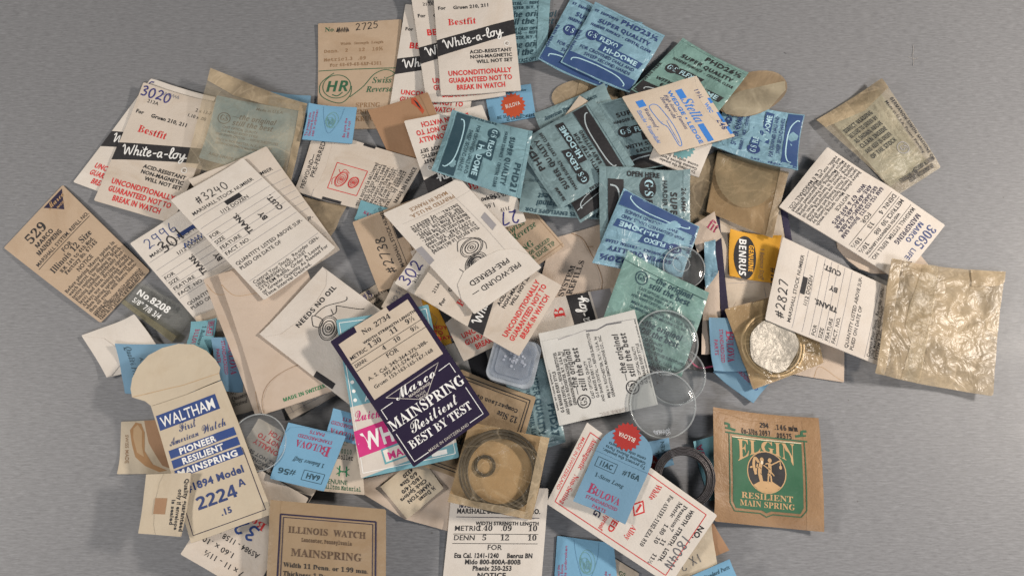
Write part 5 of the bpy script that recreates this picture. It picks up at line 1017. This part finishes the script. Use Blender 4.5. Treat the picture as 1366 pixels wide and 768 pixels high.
c = card('swiss_envelope', 'small cream envelope with a brown stain, on bare table beside the blue lettered one', 'small envelope', None, [(163, 562.5), (214, 560), (236, 631), (160, 632.5)], 70, 70, IVORY(), th=1.0, puff=1.0)
c.t('SWISS MADE', 8, 18, 5, 'n', 'brown', rot=90, fit=38); c.poly([(16, 12), (26, 2), (36, 4), (40, 16), (36, 40), (44, 58), (60, 66), (50, 68), (34, 60), (22, 48), (18, 30)], 'stain'); c.poly([(22, 10), (30, 5), (36, 14), (33, 34), (34, 48), (25, 42), (21, 22)], 'wash', 1); c.t('SELECTION.', 52, 14, 5.4, 'n', 'brown', rot=88, fit=40)
c.part('flap', [(42, 0), (70, 0), (70, 66), (56, 60), (44, 30)], CARAMEL(), .3, .15, 4); c.done()
def hexw(u, v): return u * 101, 68 + v * 183
c = card('spring_envelope', 'cream envelope with blue banded lettering and its half round flap standing open', ENV, None, [(186.6, 482), (275.5, 448.5), (364.5, 685), (255.5, 724)], 101, 251, IVORY(), puff=1.0, curl=1.8, outline=[(-1, 64), (30, 67), (60, 68), (100, 67), (101, 120), (100.6, 190), (101, 251), (60, 250.5), (30, 251), (0, 251), (.4, 180), (0, 110)])
g = c.part('open_flap', [(0, 66), (-6, 57), (-21, 46), (-20, 34), (-14, 21), (-2, 8), (16, -2), (38, -5), (62, -2), (82, 7), (96, 22), (103, 38), (105, 50), (101, 57), (100, 66), (50, 68)], IVORY(), .7, .35, 4); c.on(g, .7); c.stroke([(-20, 46), (30, 52), (52, 55), (101, 57)], .6, 'tan', 2, sm=3); c.on(None)
c.rect(2, 81, 86, 102, 'blue'); c.t('WALTHAM', 6, 99, 14, 'r', 'chalk', fit=76, lv=1)
c.t('First', 25, 113, 12, 'sc', 'deep', fit=25); c.t('American', 9, 126, 9.5, 'sc', 'deep', fit=40); c.t('Watch', 53, 126, 11, 'sc', 'deep', fit=34)
for i, r in enumerate(('PIONEER', 'RESILIENT', 'MAINSPRING')): c.rect(5, 131 + 13.5 * i, 94, 142 + 13.5 * i, 'blue'); c.t(r, 18 if i < 2 else 8, 140.6 + 13.5 * i, 8, 'b', 'chalk', fit=(50, 56, 80)[i], lv=1)
c.t('#1894 Model', 12, 190, 9.5, 'b', 'deep', fit=76); c.t('2224', 19, 216, 16, 'B', 'deep', fit=52); c.t('A', 75, 206, 9, 'B', 'deep'); c.t('.15', 44, 232, 7.5, 'b', 'deep')
c.stroke([(5, 170), (5, 243), (95, 243), (95, 160)], .9, 'navy', 0); c.done()
c = card('sealed_envelope', 'small grey cream envelope with a brown sticker, lapping over the blue banded envelope', 'small envelope', None, [(197, 632.5), (257.5, 630.5), (245, 715.5), (187, 711)], 60, 84, IVORY(), th=1.2, puff=1.2)
c.part('flap', [(24, 0), (60, 0), (60, 84), (24, 84), (20, 70), (18, 40), (20, 12)], IVORY(), .35, .15, 4); c.on(c.parts[-1][1], .35)
for i, r in enumerate(('Quality guaranteed', 'only if envelope', 'is sealed')): c.t(r, 54 - 7 * i, 8 + 14 * i, 5.2, 'b', 'black', rot=88, fit=(70, 54, 34)[i])
c.on(None); c.part('sticker', [(17, 34), (33, 34), (33, 56), (17, 56)], CARAMEL(), .5, .1, 5); c.done()
c = card('watch_packet', 'manila packet with a double black frame, cut by the bottom edge', 'mainspring packet', None, [(362.5, 666.5), (516, 679), (514, 862), (352, 848)], 154, 190, GOLDK(), th=.5, puff=1.6, wr=.6, wrs=.03, step=3.5, curl=4, arch=2, axis='u')
c.frame(15, 19, 141, 180, 2.2, 'navy'); c.frame(19, 23, 137, 176, 1.0, 'navy'); c.t('ILLINOIS  WATCH', 77, 44, 9, 's', 'sepia', al='C', fit=102); c.t('Lancaster, Pennsylvania', 77, 55, 5.2, 'm', 'sepia', al='C', fit=66); c.t('MAINSPRING', 77, 76, 10.5, 's', 'sepia', al='C', fit=92)
c.t('Width 11 Denn. or 1.99 mm.', 77, 92, 6.4, 's', 'black', al='C', fit=110); c.t('Thickness 1 Denn. or .20 mm.', 77, 104, 6.4, 's', 'black', al='C', fit=110); c.t('Length 23 in.', 77, 116, 6.4, 's', 'black', al='C'); c.part('glued_seam', [(0, 0), (14, 0), (13, 190), (0, 190)], GOLDK(), .15, .1, 5); c.done()
c = card('refill_envelope', 'white envelope with ruled width and strength columns, cut by the bottom edge', ENV, None, [(603, 650), (731.5, 651), (719, 822), (586, 822)], 130, 176, WHITE(), puff=.8)
c.t('MAINSPRING', 12, 28, 8, 'B', 'navy', fit=54); c.t('MARSHALL SYSTEM, REFILL NO.', 10, 36, 7, 'b', 'black', fit=112); c.line(10, 41, 121, 42, .9, 'navy'); c.t('WIDTH STRENGTH LENGTH', 37, 52, 5, 'b', 'black', fit=84)
for y, a in ((60, ('METRIC', '1.40', '.09', '10')), (73, ('DENN', '5', '12', '10'))):
    for x, s in zip((9, 39, 71, 107), a): c.t(s, x + (8 if s == '5' else 0), y, 7.5 if x > 10 else 7, 's' if x > 10 else 'r', 'black')
    c.line(8, y + 4.5, 121, y + 4.5, .8, 'black')
c.t('FOR', 55, 86, 7, 'r')
for i, (r, f) in enumerate((('Eta Cal. 1241-1240     Benrus BN', 104), ('Mido 800-800A-800B', 74), ('Phenix 250-253', 52))): c.t(r, 64, 97 + 8.6 * i, 6.6, 'b', 'black', al='C', fit=f)
c.t('NOTICE', 64, 124, 7, 'b', 'black', al='C'); c.done()
back = card('glassine_bag', '', '', None, [(627, 562.5), (733, 584), (709, 693), (597, 669)], 108, 112, paper('golden_kraft', (.40, .285, .165), .4, rough=.5), **{**BG, 'thin': False, 'wr': .3, 'puff': .2, 'curl': .5})
coil(667, 628, 50, 'mainspring coil lying inside the golden bag beside the navy card', mat=metal('dull_steel', (.04, .037, .034), .4, .2), wd=12, hgt=3.0, turns=3)
coil(647, 621, 13, 'tiny round steel end piece inside the golden bag', 'spring_washer', metal('dull_steel', (.05, .046, .04), .45, .2), 4, 1.0, 'washer', None, 2)
c = card('glassine_bag', 'golden bag stretched tight over a round coil, beside the navy card', 'glassine bag', GW, [(627, 562.5), (733, 584), (709, 693), (597, 669)], 108, 112, WAXG(), **{**BG, 'soft': 90, 'wr': .6, 'puff': .3, 'curl': 1.5})
c.parts.append(('back_sheet', back.g, None)); c.part('side_seam', [(96, 0), (108, 0), (108, 112), (98, 112)], WAX(), .5, .1, 4); c.part('folded_flap', [(0, 100), (30, 104), (70, 102), (108, 104), (108, 112), (0, 112)], WAX(), .5, .1, 3); c.done()
c = card('navy_card', 'dark navy card with a pale label panel and white lettering', ENV, None, [(441, 456), (545, 391), (653.8, 553), (552, 623)], 123, 200, NAVY(), th=.8, puff=.9, curl=1.2)
g = c.part('label_panel', [(7, 10), (36, 9), (37, .4), (87, .4), (87, 8.5), (117, 8), (116, 97.5), (6, 99)], CREAM(), .08, .05, 6); c.on(g, .08)
refill(c, rows=('A. S. Cal. 345-364-375-388-', '392-411-574-902', 'Gruen 153-163-165-167-168')); c.on(None)
c.stroke([(20, 105), (104, 104), (62, 136), (20, 105)], .9, 'lgrey'); c.t('Marco', 31, 117, 13, 'sc', 'chalk', fit=62, lv=1); c.t('MAINSPRINGS', 46, 122.5, 3.6, 'b', 'lgrey', fit=34); c.t('TRADE', 53, 128, 3.4, 'r', 'lgrey'); c.t('MARK', 56, 132.5, 3.4, 'r', 'lgrey')
c.stroke([(24, 115), (6, 115), (6, 130)], 1, 'chalk'); c.stroke([(98, 114), (116, 113), (116, 128)], 1, 'chalk'); c.t('MAINSPRING', 61, 147, 14, 's', 'chalk', al='C', fit=117); c.t('Resilient', 22, 164, 14, 'sc', 'chalk', fit=76); c.t('BEST BY TEST', 60, 180, 11, 's', 'chalk', al='C', fit=98)
c.stroke([(5, 152), (5, 195), (27, 195)], 1, 'chalk'); c.stroke([(116, 152), (116, 194), (94, 194)], 1, 'chalk'); c.t('MADE IN SWITZERLAND', 60, 196, 3.8, 'r', 'lgrey', al='C', fit=64); c.done()
